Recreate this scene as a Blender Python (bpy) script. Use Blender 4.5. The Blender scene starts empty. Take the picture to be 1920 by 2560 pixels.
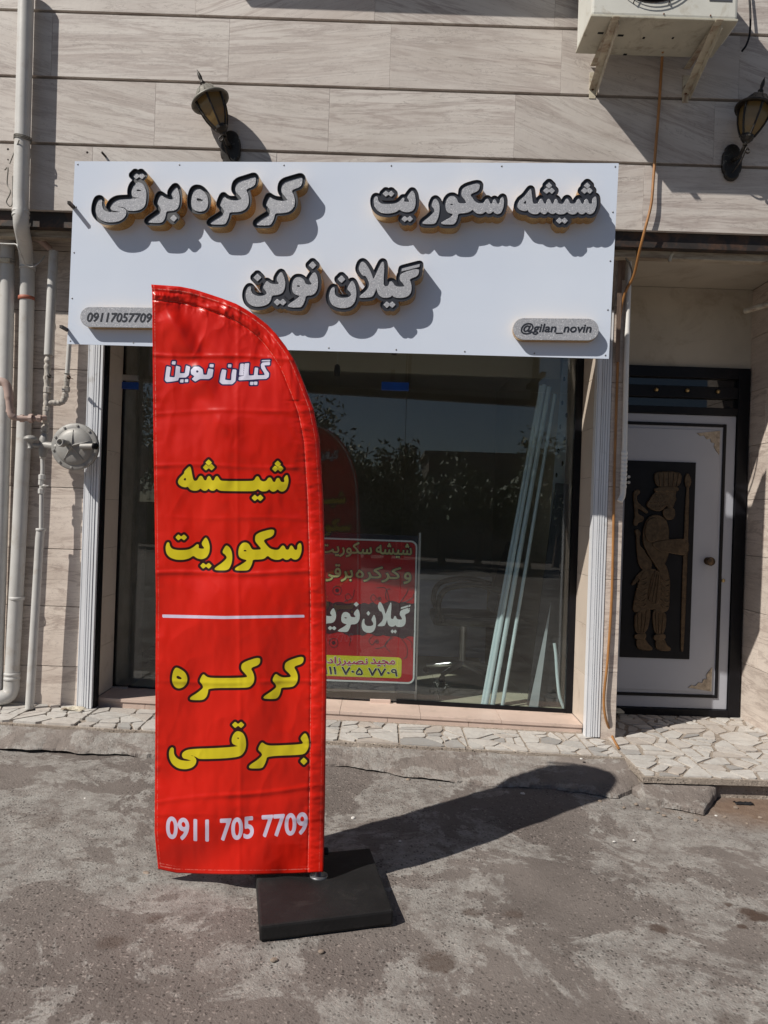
import bpy, bmesh, math, random
import numpy as np
from mathutils import Vector, Matrix

random.seed(7)
rng = np.random.default_rng(11)
scene = bpy.context.scene
COL = scene.collection
R = math.radians

# ------------------------------------------------------------------ camera
CAMZ = 1.5
ROLL = R(1.93)
FPX = 1920.0                       # focal length in photograph pixels (1920 x 2560)
cam_d = bpy.data.cameras.new('camera')
cam_d.sensor_fit = 'VERTICAL'
cam_d.sensor_height = 36.0
cam_d.lens = 36.0 * FPX / 2560.0
cam_d.clip_start = 0.05
cam_d.clip_end = 2000
cam = bpy.data.objects.new('camera', cam_d)
COL.objects.link(cam)
_r = Vector((math.cos(ROLL), 0, math.sin(ROLL)))
_u = Vector((-math.sin(ROLL), 0, math.cos(ROLL)))
_b = Vector((0, -1, 0))
m = Matrix.Identity(4)
for i in range(3):
    m[i][0] = _r[i]; m[i][1] = _u[i]; m[i][2] = _b[i]
m[2][3] = CAMZ
cam.matrix_world = m
scene.camera = cam

# ------------------------------------------------------------------ world, sun, exposure
SUN_TRAVEL = Vector((1.41, 1.0, -1.67)).normalized()
to_sun = -SUN_TRAVEL
world = bpy.data.worlds.new('World')
scene.world = world
world.use_nodes = True
wn = world.node_tree
wn.nodes.clear()
sky = wn.nodes.new('ShaderNodeTexSky')
sky.sky_type = 'NISHITA'
sky.sun_disc = False
sky.sun_elevation = math.asin(to_sun.z)
sky.sun_rotation = math.atan2(to_sun.x, to_sun.y)
sky.air_density = 0.8
sky.dust_density = 0.4
bg = wn.nodes.new('ShaderNodeBackground')
bg.inputs['Strength'].default_value = 0.05
wo = wn.nodes.new('ShaderNodeOutputWorld')
wn.links.new(sky.outputs[0], bg.inputs[0])
wn.links.new(bg.outputs[0], wo.inputs[0])

sun_d = bpy.data.lights.new('sun', 'SUN')
sun_d.energy = 5.0
sun_d.angle = R(0.5)
sun_d.color = (1.0, 0.94, 0.86)
sun = bpy.data.objects.new('sun', sun_d)
COL.objects.link(sun)
sun.location = to_sun * 30
sun.rotation_euler = SUN_TRAVEL.to_track_quat('-Z', 'Y').to_euler()

scene.render.engine = 'CYCLES'
scene.view_settings.view_transform = 'Standard'
scene.view_settings.look = 'None'
scene.view_settings.gamma = 1.0
scene.view_settings.exposure = -0.03
scene.cycles.use_denoising = True
scene.cycles.max_bounces = 8
scene.cycles.transparent_max_bounces = 16
scene.cycles.caustics_reflective = True
scene.cycles.caustics_refractive = False

# ------------------------------------------------------------------ helpers
CT, ST = math.cos(ROLL), math.sin(ROLL)
def P(px, py, D):
    """world point at distance D in front of the camera that the photograph shows at pixel px, py"""
    u, v = px - 960.0, 1280.0 - py
    a = u * CT - v * ST
    b = u * ST + v * CT
    return Vector((a / FPX * D, D, CAMZ + b / FPX * D))

OFF = {}
def tag(o, label=None, cat=None, group=None, kind=None):
    if label: o['label'] = label
    if cat: o['category'] = cat
    if group: o['group'] = group
    if kind: o['kind'] = kind
    return o
def thing(name, loc, label, cat, group=None):
    o = bpy.data.objects.new(name, None)
    o.empty_display_size = 0.05
    COL.objects.link(o)
    o.location = loc
    OFF[o.name] = Vector(loc)
    return tag(o, label, cat, group)
def link(name, me, mat, parent=None, origin=None):
    """link a mesh given in world coordinates as one object, optionally under a parent"""
    o = bpy.data.objects.new(name, me)
    COL.objects.link(o)
    if mat is not None:
        if isinstance(mat, (list, tuple)):
            for q in mat: me.materials.append(q)
        elif not me.materials:
            me.materials.append(mat)
    if parent is not None:
        off = OFF[parent.name]
        o.parent = parent
    else:
        off = Vector(origin) if origin is not None else Vector((0, 0, 0))
        o.location = off
    if origin is not None and parent is not None:
        o.location = Vector(origin) - off
        off = Vector(origin)
    OFF[o.name] = off
    if off.length > 0:
        me.transform(Matrix.Translation(-off))
    return o

class MB:
    def __init__(s):
        s.v = []; s.f = []; s.sm = []; s.mi = []; s.cur = 0
    def add(s, verts, faces, smooth=False):
        b = len(s.v)
        s.v += [tuple(x) for x in verts]
        s.f += [tuple(b + i for i in f) for f in faces]
        s.sm += [smooth] * len(faces)
        s.mi += [s.cur] * len(faces)
        return s
    def box(s, x0, x1, y0, y1, z0, z1):
        return s.hexa([(x0, y0, z0), (x1, y0, z0), (x1, y1, z0), (x0, y1, z0),
                       (x0, y0, z1), (x1, y0, z1), (x1, y1, z1), (x0, y1, z1)])
    def hexa(s, p):
        return s.add(p, [(0, 3, 2, 1), (4, 5, 6, 7), (0, 1, 5, 4), (1, 2, 6, 5), (2, 3, 7, 6), (3, 0, 4, 7)])
    def bar(s, a, b, w, h, up=(0, 0, 1)):
        """square bar from a to b, w wide and h along up"""
        a, b = Vector(a), Vector(b)
        t = (b - a).normalized(); up = Vector(up)
        side = t.cross(up).normalized(); up = side.cross(t).normalized()
        q = []
        for c in (a, b):
            for i, j in ((-1, -1), (1, -1), (1, 1), (-1, 1)):
                q.append(c + side * (i * w / 2) + up * (j * h / 2))
        return s.add(q, [(0, 3, 2, 1), (4, 5, 6, 7), (0, 1, 5, 4), (1, 2, 6, 5), (2, 3, 7, 6), (3, 0, 4, 7)])
    def tube(s, path, r, n=12, cap=True):
        path = [Vector(p) for p in path]
        rr = r if isinstance(r, (list, tuple)) else [r] * len(path)
        nrm = None; rings = []
        for i, p in enumerate(path):
            if i == 0: t = path[1] - p
            elif i == len(path) - 1: t = p - path[i - 1]
            else: t = (path[i + 1] - p).normalized() + (p - path[i - 1]).normalized()
            t.normalize()
            if nrm is None:
                nrm = t.orthogonal().normalized()
            else:
                nrm = (nrm - t * nrm.dot(t)).normalized()
            bi = t.cross(nrm)
            rings.append([p + (nrm * math.cos(k * 2 * math.pi / n) + bi * math.sin(k * 2 * math.pi / n)) * rr[i] for k in range(n)])
        vs = [q for ring in rings for q in ring]
        fs = []
        for i in range(len(path) - 1):
            for k in range(n):
                k2 = (k + 1) % n
                fs.append((i * n + k, i * n + k2, (i + 1) * n + k2, (i + 1) * n + k))
        s.add(vs, fs, True)
        if cap:
            s.add(rings[0], [tuple(reversed(range(n)))]); s.add(rings[-1], [tuple(range(n))])
        return s
    def lathe(s, origin, axis, prof, n=24, smooth=True, ref=None):
        """prof: list of (radius, height along axis)"""
        origin = Vector(origin); ax = Vector(axis).normalized()
        e1 = Vector(ref) if ref is not None else ax.orthogonal()
        e1 = (e1 - ax * e1.dot(ax)).normalized(); e2 = ax.cross(e1)
        vs = []; fs = []
        for r, h in prof:
            for k in range(n):
                a = 2 * math.pi * k / n
                vs.append(origin + ax * h + (e1 * math.cos(a) + e2 * math.sin(a)) * max(r, 1e-4))
        for i in range(len(prof) - 1):
            for k in range(n):
                k2 = (k + 1) % n
                fs.append((i * n + k, i * n + k2, (i + 1) * n + k2, (i + 1) * n + k))
        return s.add(vs, fs, smooth)
    def prism(s, poly, y0, y1):
        """poly: list of (x, z) seen from the front; extruded from y0 (front) to y1"""
        n = len(poly)
        vs = [(x, y0, z) for x, z in poly] + [(x, y1, z) for x, z in poly]
        fs = [tuple(range(n)), tuple(reversed(range(n, 2 * n)))]
        for i in range(n):
            j = (i + 1) % n
            fs.append((i, i + n, j + n, j))
        return s.add(vs, fs)
    def slab(s, poly, z0, z1):
        """poly: list of (x, y), z0/z1 numbers or functions"""
        n = len(poly)
        f0 = z0 if callable(z0) else (lambda x, y: z0)
        f1 = z1 if callable(z1) else (lambda x, y: z1)
        vs = [(x, y, f0(x, y)) for x, y in poly] + [(x, y, f1(x, y)) for x, y in poly]
        fs = [tuple(reversed(range(n))), tuple(range(n, 2 * n))]
        for i in range(n):
            j = (i + 1) % n
            fs.append((i, j, j + n, i + n))
        return s.add(vs, fs)
    def mesh(s, name='mesh', fix=True, bevel=0.0):
        me = bpy.data.meshes.new(name)
        me.from_pydata(s.v, [], s.f)
        me.polygons.foreach_set('use_smooth', s.sm)
        me.polygons.foreach_set('material_index', s.mi)
        if fix or bevel:
            bm = bmesh.new(); bm.from_mesh(me)
            if bevel:
                bmesh.ops.remove_doubles(bm, verts=bm.verts, dist=1e-5)
                bmesh.ops.bevel(bm, geom=[e for e in bm.edges if len(e.link_faces) == 2 and e.calc_face_angle(0) > 0.5],
                                offset=bevel, segments=2, affect='EDGES', profile=0.6, clamp_overlap=True)
            bmesh.ops.recalc_face_normals(bm, faces=bm.faces)
            bm.to_mesh(me); bm.free()
        me.update()
        return me
    def build(s, name, mat, parent=None, origin=None, bevel=0.0):
        return link(name, s.mesh(name, True, bevel), mat, parent, origin)

def smooth_path(pts, k=6):
    """Catmull-Rom through points"""
    pts = [Vector(p) for p in pts]
    q = [pts[0] * 2 - pts[1]] + pts + [pts[-1] * 2 - pts[-2]]
    out = []
    for i in range(1, len(q) - 2):
        for j in range(k):
            t = j / k
            a, b, c, d = q[i - 1], q[i], q[i + 1], q[i + 2]
            out.append(0.5 * ((2 * b) + (c - a) * t + (2 * a - 5 * b + 4 * c - d) * t * t + (3 * b - a - 3 * c + d) * t ** 3))
    out.append(pts[-1])
    return out

# ------------------------------------------------------------------ materials
def newmat(name):
    ma = bpy.data.materials.new(name)
    ma.use_nodes = True
    nt = ma.node_tree
    return ma, nt, nt.nodes['Principled BSDF']
def N(nt, t, **kw):
    n = nt.nodes.new(t)
    for k, v in kw.items():
        if k.startswith('in_'):
            key = k[3:]
            key = int(key) if key.isdigit() else key.replace('_', ' ')
            n.inputs[key].default_value = v
        else:
            setattr(n, k, v)
    return n
def L(nt, a, b): nt.links.new(a, b)
def ramp(nt, fac, stops):
    r = nt.nodes.new('ShaderNodeValToRGB')
    e = r.color_ramp.elements
    while len(e) < len(stops): e.new(0.5)
    for i, (p, c) in enumerate(stops):
        e[i].position = p
        e[i].color = (c, c, c, 1) if isinstance(c, (int, float)) else (*c[:3], 1)
    L(nt, fac, r.inputs[0])
    return r.outputs[0]
def mix(nt, fac, a, b, mode='MIX'):
    n = nt.nodes.new('ShaderNodeMix'); n.data_type = 'RGBA'; n.blend_type = mode
    for sock, val in ((n.inputs[0], fac), (n.inputs[6], a), (n.inputs[7], b)):
        if hasattr(val, 'is_linked'): L(nt, val, sock)
        elif isinstance(val, (int, float)) and sock != n.inputs[0]: sock.default_value = (val, val, val, 1)
        elif isinstance(val, (int, float)): sock.default_value = val
        else: sock.default_value = (*val[:3], 1)
    return n.outputs[2]
def mth(nt, op, a, b=None, c=None, clamp=False):
    n = nt.nodes.new('ShaderNodeMath'); n.operation = op; n.use_clamp = clamp
    for i, v in enumerate((a, b, c)):
        if v is None: continue
        if hasattr(v, 'is_linked'): L(nt, v, n.inputs[i])
        else: n.inputs[i].default_value = v
    return n.outputs[0]
def noise(nt, vec, scale, detail=4, rough=0.55, dist=0.0):
    n = N(nt, 'ShaderNodeTexNoise'); n.inputs['Scale'].default_value = scale
    n.inputs['Detail'].default_value = detail; n.inputs['Roughness'].default_value = rough
    n.inputs['Distortion'].default_value = dist
    L(nt, vec, n.inputs['Vector'])
    return n.outputs[0]
def bump(nt, bsdf, h, strength=0.2, dist=0.01):
    b = N(nt, 'ShaderNodeBump'); b.inputs['Strength'].default_value = strength
    b.inputs['Distance'].default_value = dist
    L(nt, h, b.inputs['Height']); L(nt, b.outputs[0], bsdf.inputs['Normal'])
def objvec(nt, rand=True):
    tc = N(nt, 'ShaderNodeTexCoord')
    if not rand: return tc.outputs['Object']
    oi = N(nt, 'ShaderNodeObjectInfo')
    cx = N(nt, 'ShaderNodeCombineXYZ')
    L(nt, mth(nt, 'MULTIPLY', oi.outputs['Random'], 37.0), cx.inputs[0])
    L(nt, mth(nt, 'MULTIPLY', oi.outputs['Random'], 91.0), cx.inputs[1])
    L(nt, mth(nt, 'MULTIPLY', oi.outputs['Random'], 53.0), cx.inputs[2])
    va = N(nt, 'ShaderNodeVectorMath', operation='ADD')
    L(nt, tc.outputs['Object'], va.inputs[0]); L(nt, cx.outputs[0], va.inputs[1])
    return va.outputs[0]

def plain(name, col, rough=0.6, metal=0.0, var=0.15, scale=6.0, bmp=0.1, bscale=60.0, dirt=None, dirt_amt=0.0, spec=0.5, stretch=(1, 1, 1)):
    """one colour with uneven wear and fine relief"""
    ma, nt, bs = newmat(name)
    vec = objvec(nt)
    mp = N(nt, 'ShaderNodeMapping'); mp.inputs['Scale'].default_value = stretch
    L(nt, vec, mp.inputs[0]); vec = mp.outputs[0]
    n1 = noise(nt, vec, scale, 5, 0.6)
    lo = tuple(c * (1 - var) for c in col); hi = tuple(min(1, c * (1 + var)) for c in col)
    c = ramp(nt, n1, [(0.3, lo), (0.7, hi)])
    if dirt is not None:
        n2 = noise(nt, vec, scale * 1.7, 8, 0.7, 0.6)
        f = ramp(nt, n2, [(0.62 - dirt_amt * 0.3, 0.0), (0.74, 1.0)])
        c = mix(nt, f, c, dirt)
    L(nt, c, bs.inputs['Base Color'])
    bs.inputs['Roughness'].default_value = rough
    bs.inputs['Metallic'].default_value = metal
    bs.inputs['Specular IOR Level'].default_value = spec
    if bmp: bump(nt, bs, noise(nt, vec, bscale, 4, 0.6), bmp, 0.004)
    return ma

def stone_mat(name, light, mid, vein, rot=0.75, xs=0.42, zs=5.0):
    ma, nt, bs = newmat(name)
    vec = objvec(nt)
    oi = N(nt, 'ShaderNodeObjectInfo')
    vr = N(nt, 'ShaderNodeVectorRotate', rotation_type='Y_AXIS')
    L(nt, vec, vr.inputs['Vector'])
    L(nt, mth(nt, 'MULTIPLY', mth(nt, 'SUBTRACT', oi.outputs['Random'], 0.5), rot), vr.inputs['Angle'])
    mp = N(nt, 'ShaderNodeMapping'); mp.inputs['Scale'].default_value = (xs, 1.0, zs)
    L(nt, vr.outputs[0], mp.inputs[0]); v = mp.outputs[0]
    c = ramp(nt, noise(nt, v, 1.3, 6, 0.6, 0.4), [(0.32, mid), (0.58, light)])
    band = ramp(nt, noise(nt, v, 2.1, 9, 0.62, 0.7), [(0.435, 0.0), (0.475, 1.0), (0.50, 0.6), (0.535, 0.0)])
    bm2 = ramp(nt, noise(nt, v, 0.8, 3, 0.5), [(0.36, 0.0), (0.58, 1.0)])
    c = mix(nt, mth(nt, 'MULTIPLY', mth(nt, 'MULTIPLY', band, bm2), 0.52), c, vein)
    thin = ramp(nt, noise(nt, v, 3.7, 10, 0.7, 1.0), [(0.492, 0.0), (0.5, 1.0), (0.508, 0.0)])
    c = mix(nt, mth(nt, 'MULTIPLY', thin, 0.6), c, tuple(x * 0.6 for x in vein))
    dirt = ramp(nt, noise(nt, vec, 1.6, 7, 0.65), [(0.5, 0.0), (0.8, 1.0)])
    c = mix(nt, mth(nt, 'MULTIPLY', dirt, 0.35), c, (0.30, 0.26, 0.21))
    tone = mth(nt, 'ADD', mth(nt, 'MULTIPLY', oi.outputs['Random'], 0.16), 0.90)
    c = mix(nt, 1.0, c, tone, 'MULTIPLY')
    L(nt, c, bs.inputs['Base Color'])
    bs.inputs['Roughness'].default_value = 0.55
    h = mth(nt, 'ADD', mth(nt, 'MULTIPLY', thin, -0.6), noise(nt, vec, 45, 6, 0.65))
    bump(nt, bs, h, 0.25, 0.004)
    return ma

def glass_mat(name, tint=(0.80, 0.86, 0.84), rough=0.0):
    ma = bpy.data.materials.new(name); ma.use_nodes = True
    nt = ma.node_tree; nt.nodes.clear()
    out = N(nt, 'ShaderNodeOutputMaterial')
    tr = N(nt, 'ShaderNodeBsdfTransparent'); tr.inputs[0].default_value = (*tint, 1)
    gl = N(nt, 'ShaderNodeBsdfGlossy'); gl.inputs['Roughness'].default_value = rough
    gl.inputs[0].default_value = (1, 1, 1, 1)
    ge = N(nt, 'ShaderNodeNewGeometry')
    dt = N(nt, 'ShaderNodeVectorMath', operation='DOT_PRODUCT')
    L(nt, ge.outputs['Normal'], dt.inputs[0]); L(nt, ge.outputs['Incoming'], dt.inputs[1])
    om = mth(nt, 'SUBTRACT', 1.0, mth(nt, 'ABSOLUTE', dt.outputs['Value']), clamp=True)
    fac = mth(nt, 'ADD', mth(nt, 'MULTIPLY', mth(nt, 'POWER', om, 5.0), 0.945), 0.055, clamp=True)
    mx = N(nt, 'ShaderNodeMixShader')
    L(nt, fac, mx.inputs[0]); L(nt, tr.outputs[0], mx.inputs[1]); L(nt, gl.outputs[0], mx.inputs[2])
    # a thin dusty haze mixed in to grey the glass
    du = N(nt, 'ShaderNodeBsdfDiffuse'); du.inputs[0].default_value = (0.5, 0.5, 0.48, 1)
    m2 = N(nt, 'ShaderNodeMixShader')
    tc = N(nt, 'ShaderNodeTexCoord')
    L(nt, ramp(nt, noise(nt, tc.outputs['Object'], 1.6, 7, 0.65), [(0.35, 0.004), (0.75, 0.028)]), m2.inputs[0])
    L(nt, mx.outputs[0], m2.inputs[1]); L(nt, du.outputs[0], m2.inputs[2])
    L(nt, m2.outputs[0], out.inputs[0])
    return ma

M = {}
M['stone'] = stone_mat('veined_stone', (0.615, 0.572, 0.53), (0.51, 0.455, 0.415), (0.27, 0.205, 0.185))
M['stone_low'] = stone_mat('split_stone', (0.68, 0.60, 0.53), (0.57, 0.49, 0.43), (0.27, 0.20, 0.17), rot=0.12, xs=1.2, zs=7.0)
M['grout'] = plain('grout', (0.29, 0.255, 0.23), 0.9, var=0.25, scale=9)
M['plaster'] = plain('plaster', (0.47, 0.425, 0.35), 0.85, var=0.12, scale=2.0, dirt=(0.33, 0.27, 0.20), dirt_amt=0.3, bmp=0.15)
M['steel_dark'] = plain('dark_steel', (0.035, 0.030, 0.028), 0.6, 0.3, var=0.4, dirt=(0.14, 0.07, 0.04), dirt_amt=0.4)
M['beam'] = plain('painted_beam', (0.42, 0.37, 0.29), 0.7, var=0.15, dirt=(0.13, 0.08, 0.05), dirt_amt=0.6, scale=5, stretch=(0.6, 1, 3))
M['alu'] = plain('white_aluminium', (0.72, 0.74, 0.77), 0.35, var=0.05, scale=3, bmp=0.03, dirt=(0.45, 0.43, 0.40), dirt_amt=0.05)
M['black'] = plain('black_paint', (0.006, 0.006, 0.008), 0.4, var=0.3, scale=8, bmp=0.05, spec=0.2)
M['tile_pink'] = plain('threshold_stone', (0.60, 0.47, 0.40), 0.45, var=0.08, scale=5, dirt=(0.42, 0.34, 0.28), dirt_amt=0.25)
M['tile_jamb'] = plain('jamb_tile', (0.60, 0.52, 0.44), 0.35, var=0.06, scale=4, dirt=(0.42, 0.34, 0.27), dirt_amt=0.15)
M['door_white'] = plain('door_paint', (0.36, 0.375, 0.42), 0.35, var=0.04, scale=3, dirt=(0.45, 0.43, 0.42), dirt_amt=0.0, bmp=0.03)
M['bronze'] = plain('bronze', (0.085, 0.057, 0.034), 0.30, 0.7, var=0.4, scale=40, bmp=0.35, bscale=140)
M['brass'] = plain('brass', (0.45, 0.33, 0.16), 0.35, 0.8, var=0.3, scale=25)
M['ornament'] = plain('ornament', (0.36, 0.30, 0.23), 0.5, 0.2, var=0.4, scale=40, bmp=0.4)
M['film_blue'] = plain('blue_film', (0.01, 0.06, 0.30), 0.3, var=0.25, scale=10)
M['chrome'] = plain('satin_chrome', (0.62, 0.62, 0.63), 0.3, 0.9, var=0.1)
M['glass'] = glass_mat('clear_glass', (0.90, 0.93, 0.92))
M['glass_dark'] = glass_mat('transom_glass', (0.10, 0.12, 0.18))
M['floor_in'] = plain('cream_floor_tile', (0.58, 0.55, 0.43), 0.25, var=0.06, scale=3, bmp=0.0)
M['wall_in'] = plain('shop_wall', (0.44, 0.40, 0.32), 0.8, var=0.06, scale=2)
M['pipe'] = plain('painted_pipe', (0.52, 0.515, 0.495), 0.5, var=0.08, scale=6, dirt=(0.42, 0.38, 0.33), dirt_amt=0.25, bmp=0.12, bscale=40)
M['pipe_pink'] = plain('primer_pipe', (0.42, 0.31, 0.27), 0.6, var=0.15, scale=9, dirt=(0.36, 0.25, 0.2), dirt_amt=0.4)
M['pipe_wrap'] = plain('painted_wrap', (0.44, 0.415, 0.375), 0.7, var=0.22, scale=22, dirt=(0.28, 0.23, 0.18), dirt_amt=0.5, bmp=0.7, bscale=55)
M['regulator'] = plain('grey_cast_metal', (0.30, 0.295, 0.28), 0.5, 0.15, var=0.1, scale=9, dirt=(0.28, 0.26, 0.23), dirt_amt=0.25, bmp=0.2)
M['wire'] = plain('wire', (0.20, 0.19, 0.17), 0.5, 0.4)
M['clamp_red'] = plain('red_clamp', (0.32, 0.10, 0.06), 0.6, var=0.25)
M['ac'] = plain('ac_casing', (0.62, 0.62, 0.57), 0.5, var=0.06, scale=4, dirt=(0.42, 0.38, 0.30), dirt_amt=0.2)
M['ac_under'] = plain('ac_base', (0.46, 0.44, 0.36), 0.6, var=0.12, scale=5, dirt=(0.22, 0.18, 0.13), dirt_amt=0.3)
M['bracket'] = plain('rusty_bracket', (0.52, 0.48, 0.38), 0.6, var=0.12, scale=8, dirt=(0.20, 0.09, 0.045), dirt_amt=0.55, bmp=0.3)
M['conduit'] = plain('white_conduit', (0.74, 0.73, 0.70), 0.5, var=0.06, scale=6, dirt=(0.5, 0.46, 0.4), dirt_amt=0.1)
M['rust'] = plain('rust', (0.16, 0.075, 0.045), 0.85, 0.1, var=0.4, scale=14, bmp=0.5)
M['hose'] = plain('orange_hose', (0.33, 0.155, 0.05), 0.45, var=0.2, scale=12)
M['wood_old'] = plain('old_timber', (0.17, 0.115, 0.085), 0.85, var=0.4, scale=9, bmp=0.5, stretch=(3, 3, 0.4))
M['lamp_metal'] = plain('lantern_metal', (0.030, 0.026, 0.022), 0.45, 0.4, var=0.4, scale=20, dirt=(0.25, 0.23, 0.19), dirt_amt=0.1, bmp=0.3)
M['lamp_cap'] = plain('lantern_cap', (0.17, 0.165, 0.145), 0.55, 0.3, var=0.25, scale=14, dirt=(0.06, 0.05, 0.04), dirt_amt=0.3)
M['bulb'] = plain('bulb', (0.85, 0.78, 0.50), 0.3, var=0.05)
M['tube'] = plain('pale_tube', (0.60, 0.72, 0.76), 0.3, 0.15, var=0.05, scale=5, bmp=0.03)
M['rail'] = plain('slotted_steel', (0.50, 0.56, 0.60), 0.4, 0.4, var=0.12, scale=6)
M['desk'] = plain('desk_panel', (0.42, 0.45, 0.58), 0.5, var=0.08)
M['desk_top'] = plain('desk_top', (0.62, 0.62, 0.62), 0.4, var=0.08)
M['vinyl'] = plain('black_vinyl', (0.018, 0.018, 0.020), 0.35, var=0.2)
M['rubber'] = plain('black_rubber', (0.014, 0.0135, 0.014), 0.6, var=0.35, scale=5, spec=0.3, dirt=(0.032, 0.030, 0.029), dirt_amt=0.25, bmp=0.25, bscale=70)
M['leaf'] = plain('leaf', (0.045, 0.075, 0.025), 0.55, var=0.5, scale=3)
M['bark'] = plain('bark', (0.12, 0.085, 0.06), 0.9, var=0.3, scale=12, bmp=0.6)
M['brickwall'] = plain('boundary_wall', (0.12, 0.11, 0.09), 0.85, var=0.15, scale=3)
M['screw'] = plain('screw', (0.20, 0.20, 0.21), 0.4, 0.7)

def lamp_glass():
    ma = bpy.data.materials.new('amber_glass'); ma.use_nodes = True
    nt = ma.node_tree; nt.nodes.clear()
    out = N(nt, 'ShaderNodeOutputMaterial')
    tr = N(nt, 'ShaderNodeBsdfTransparent'); tr.inputs[0].default_value = (0.70, 0.56, 0.30, 1)
    df = N(nt, 'ShaderNodeBsdfDiffuse'); df.inputs[0].default_value = (0.50, 0.39, 0.18, 1)
    tl = N(nt, 'ShaderNodeBsdfTranslucent'); tl.inputs[0].default_value = (0.70, 0.54, 0.24, 1)
    gl = N(nt, 'ShaderNodeBsdfGlossy'); gl.inputs['Roughness'].default_value = 0.25
    m1 = N(nt, 'ShaderNodeMixShader'); m1.inputs[0].default_value = 0.45
    m2 = N(nt, 'ShaderNodeMixShader'); m2.inputs[0].default_value = 0.40
    m3 = N(nt, 'ShaderNodeMixShader'); m3.inputs[0].default_value = 0.05
    L(nt, df.outputs[0], m1.inputs[1]); L(nt, tl.outputs[0], m1.inputs[2])
    L(nt, tr.outputs[0], m2.inputs[1]); L(nt, m1.outputs[0], m2.inputs[2])
    L(nt, m2.outputs[0], m3.inputs[1]); L(nt, gl.outputs[0], m3.inputs[2])
    L(nt, m3.outputs[0], out.inputs[0])
    return ma
M['glass_lamp'] = lamp_glass()

def marble_mat():
    ma, nt, bs = newmat('paving_marble')
    vec = objvec(nt)
    oi = N(nt, 'ShaderNodeObjectInfo')
    c0 = ramp(nt, oi.outputs['Random'], [(0.0, (0.31, 0.305, 0.295)), (0.15, (0.50, 0.485, 0.455)), (0.6, (0.57, 0.55, 0.515)), (1.0, (0.46, 0.415, 0.37))])
    v = ramp(nt, noise(nt, vec, 6, 9, 0.65, 1.2), [(0.46, 0.0), (0.5, 1.0), (0.54, 0.0)])
    c = mix(nt, mth(nt, 'MULTIPLY', v, 0.35), c0, (0.30, 0.28, 0.27))
    d = ramp(nt, noise(nt, vec, 14, 7, 0.7), [(0.48, 0.0), (0.75, 1.0)])
    c = mix(nt, mth(nt, 'MULTIPLY', d, 0.55), c, (0.34, 0.29, 0.25))
    L(nt, c, bs.inputs['Base Color']); bs.inputs['Roughness'].default_value = 0.6
    bump(nt, bs, noise(nt, vec, 30, 6, 0.65), 0.25, 0.005)
    return ma
M['marble'] = marble_mat()

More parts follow.
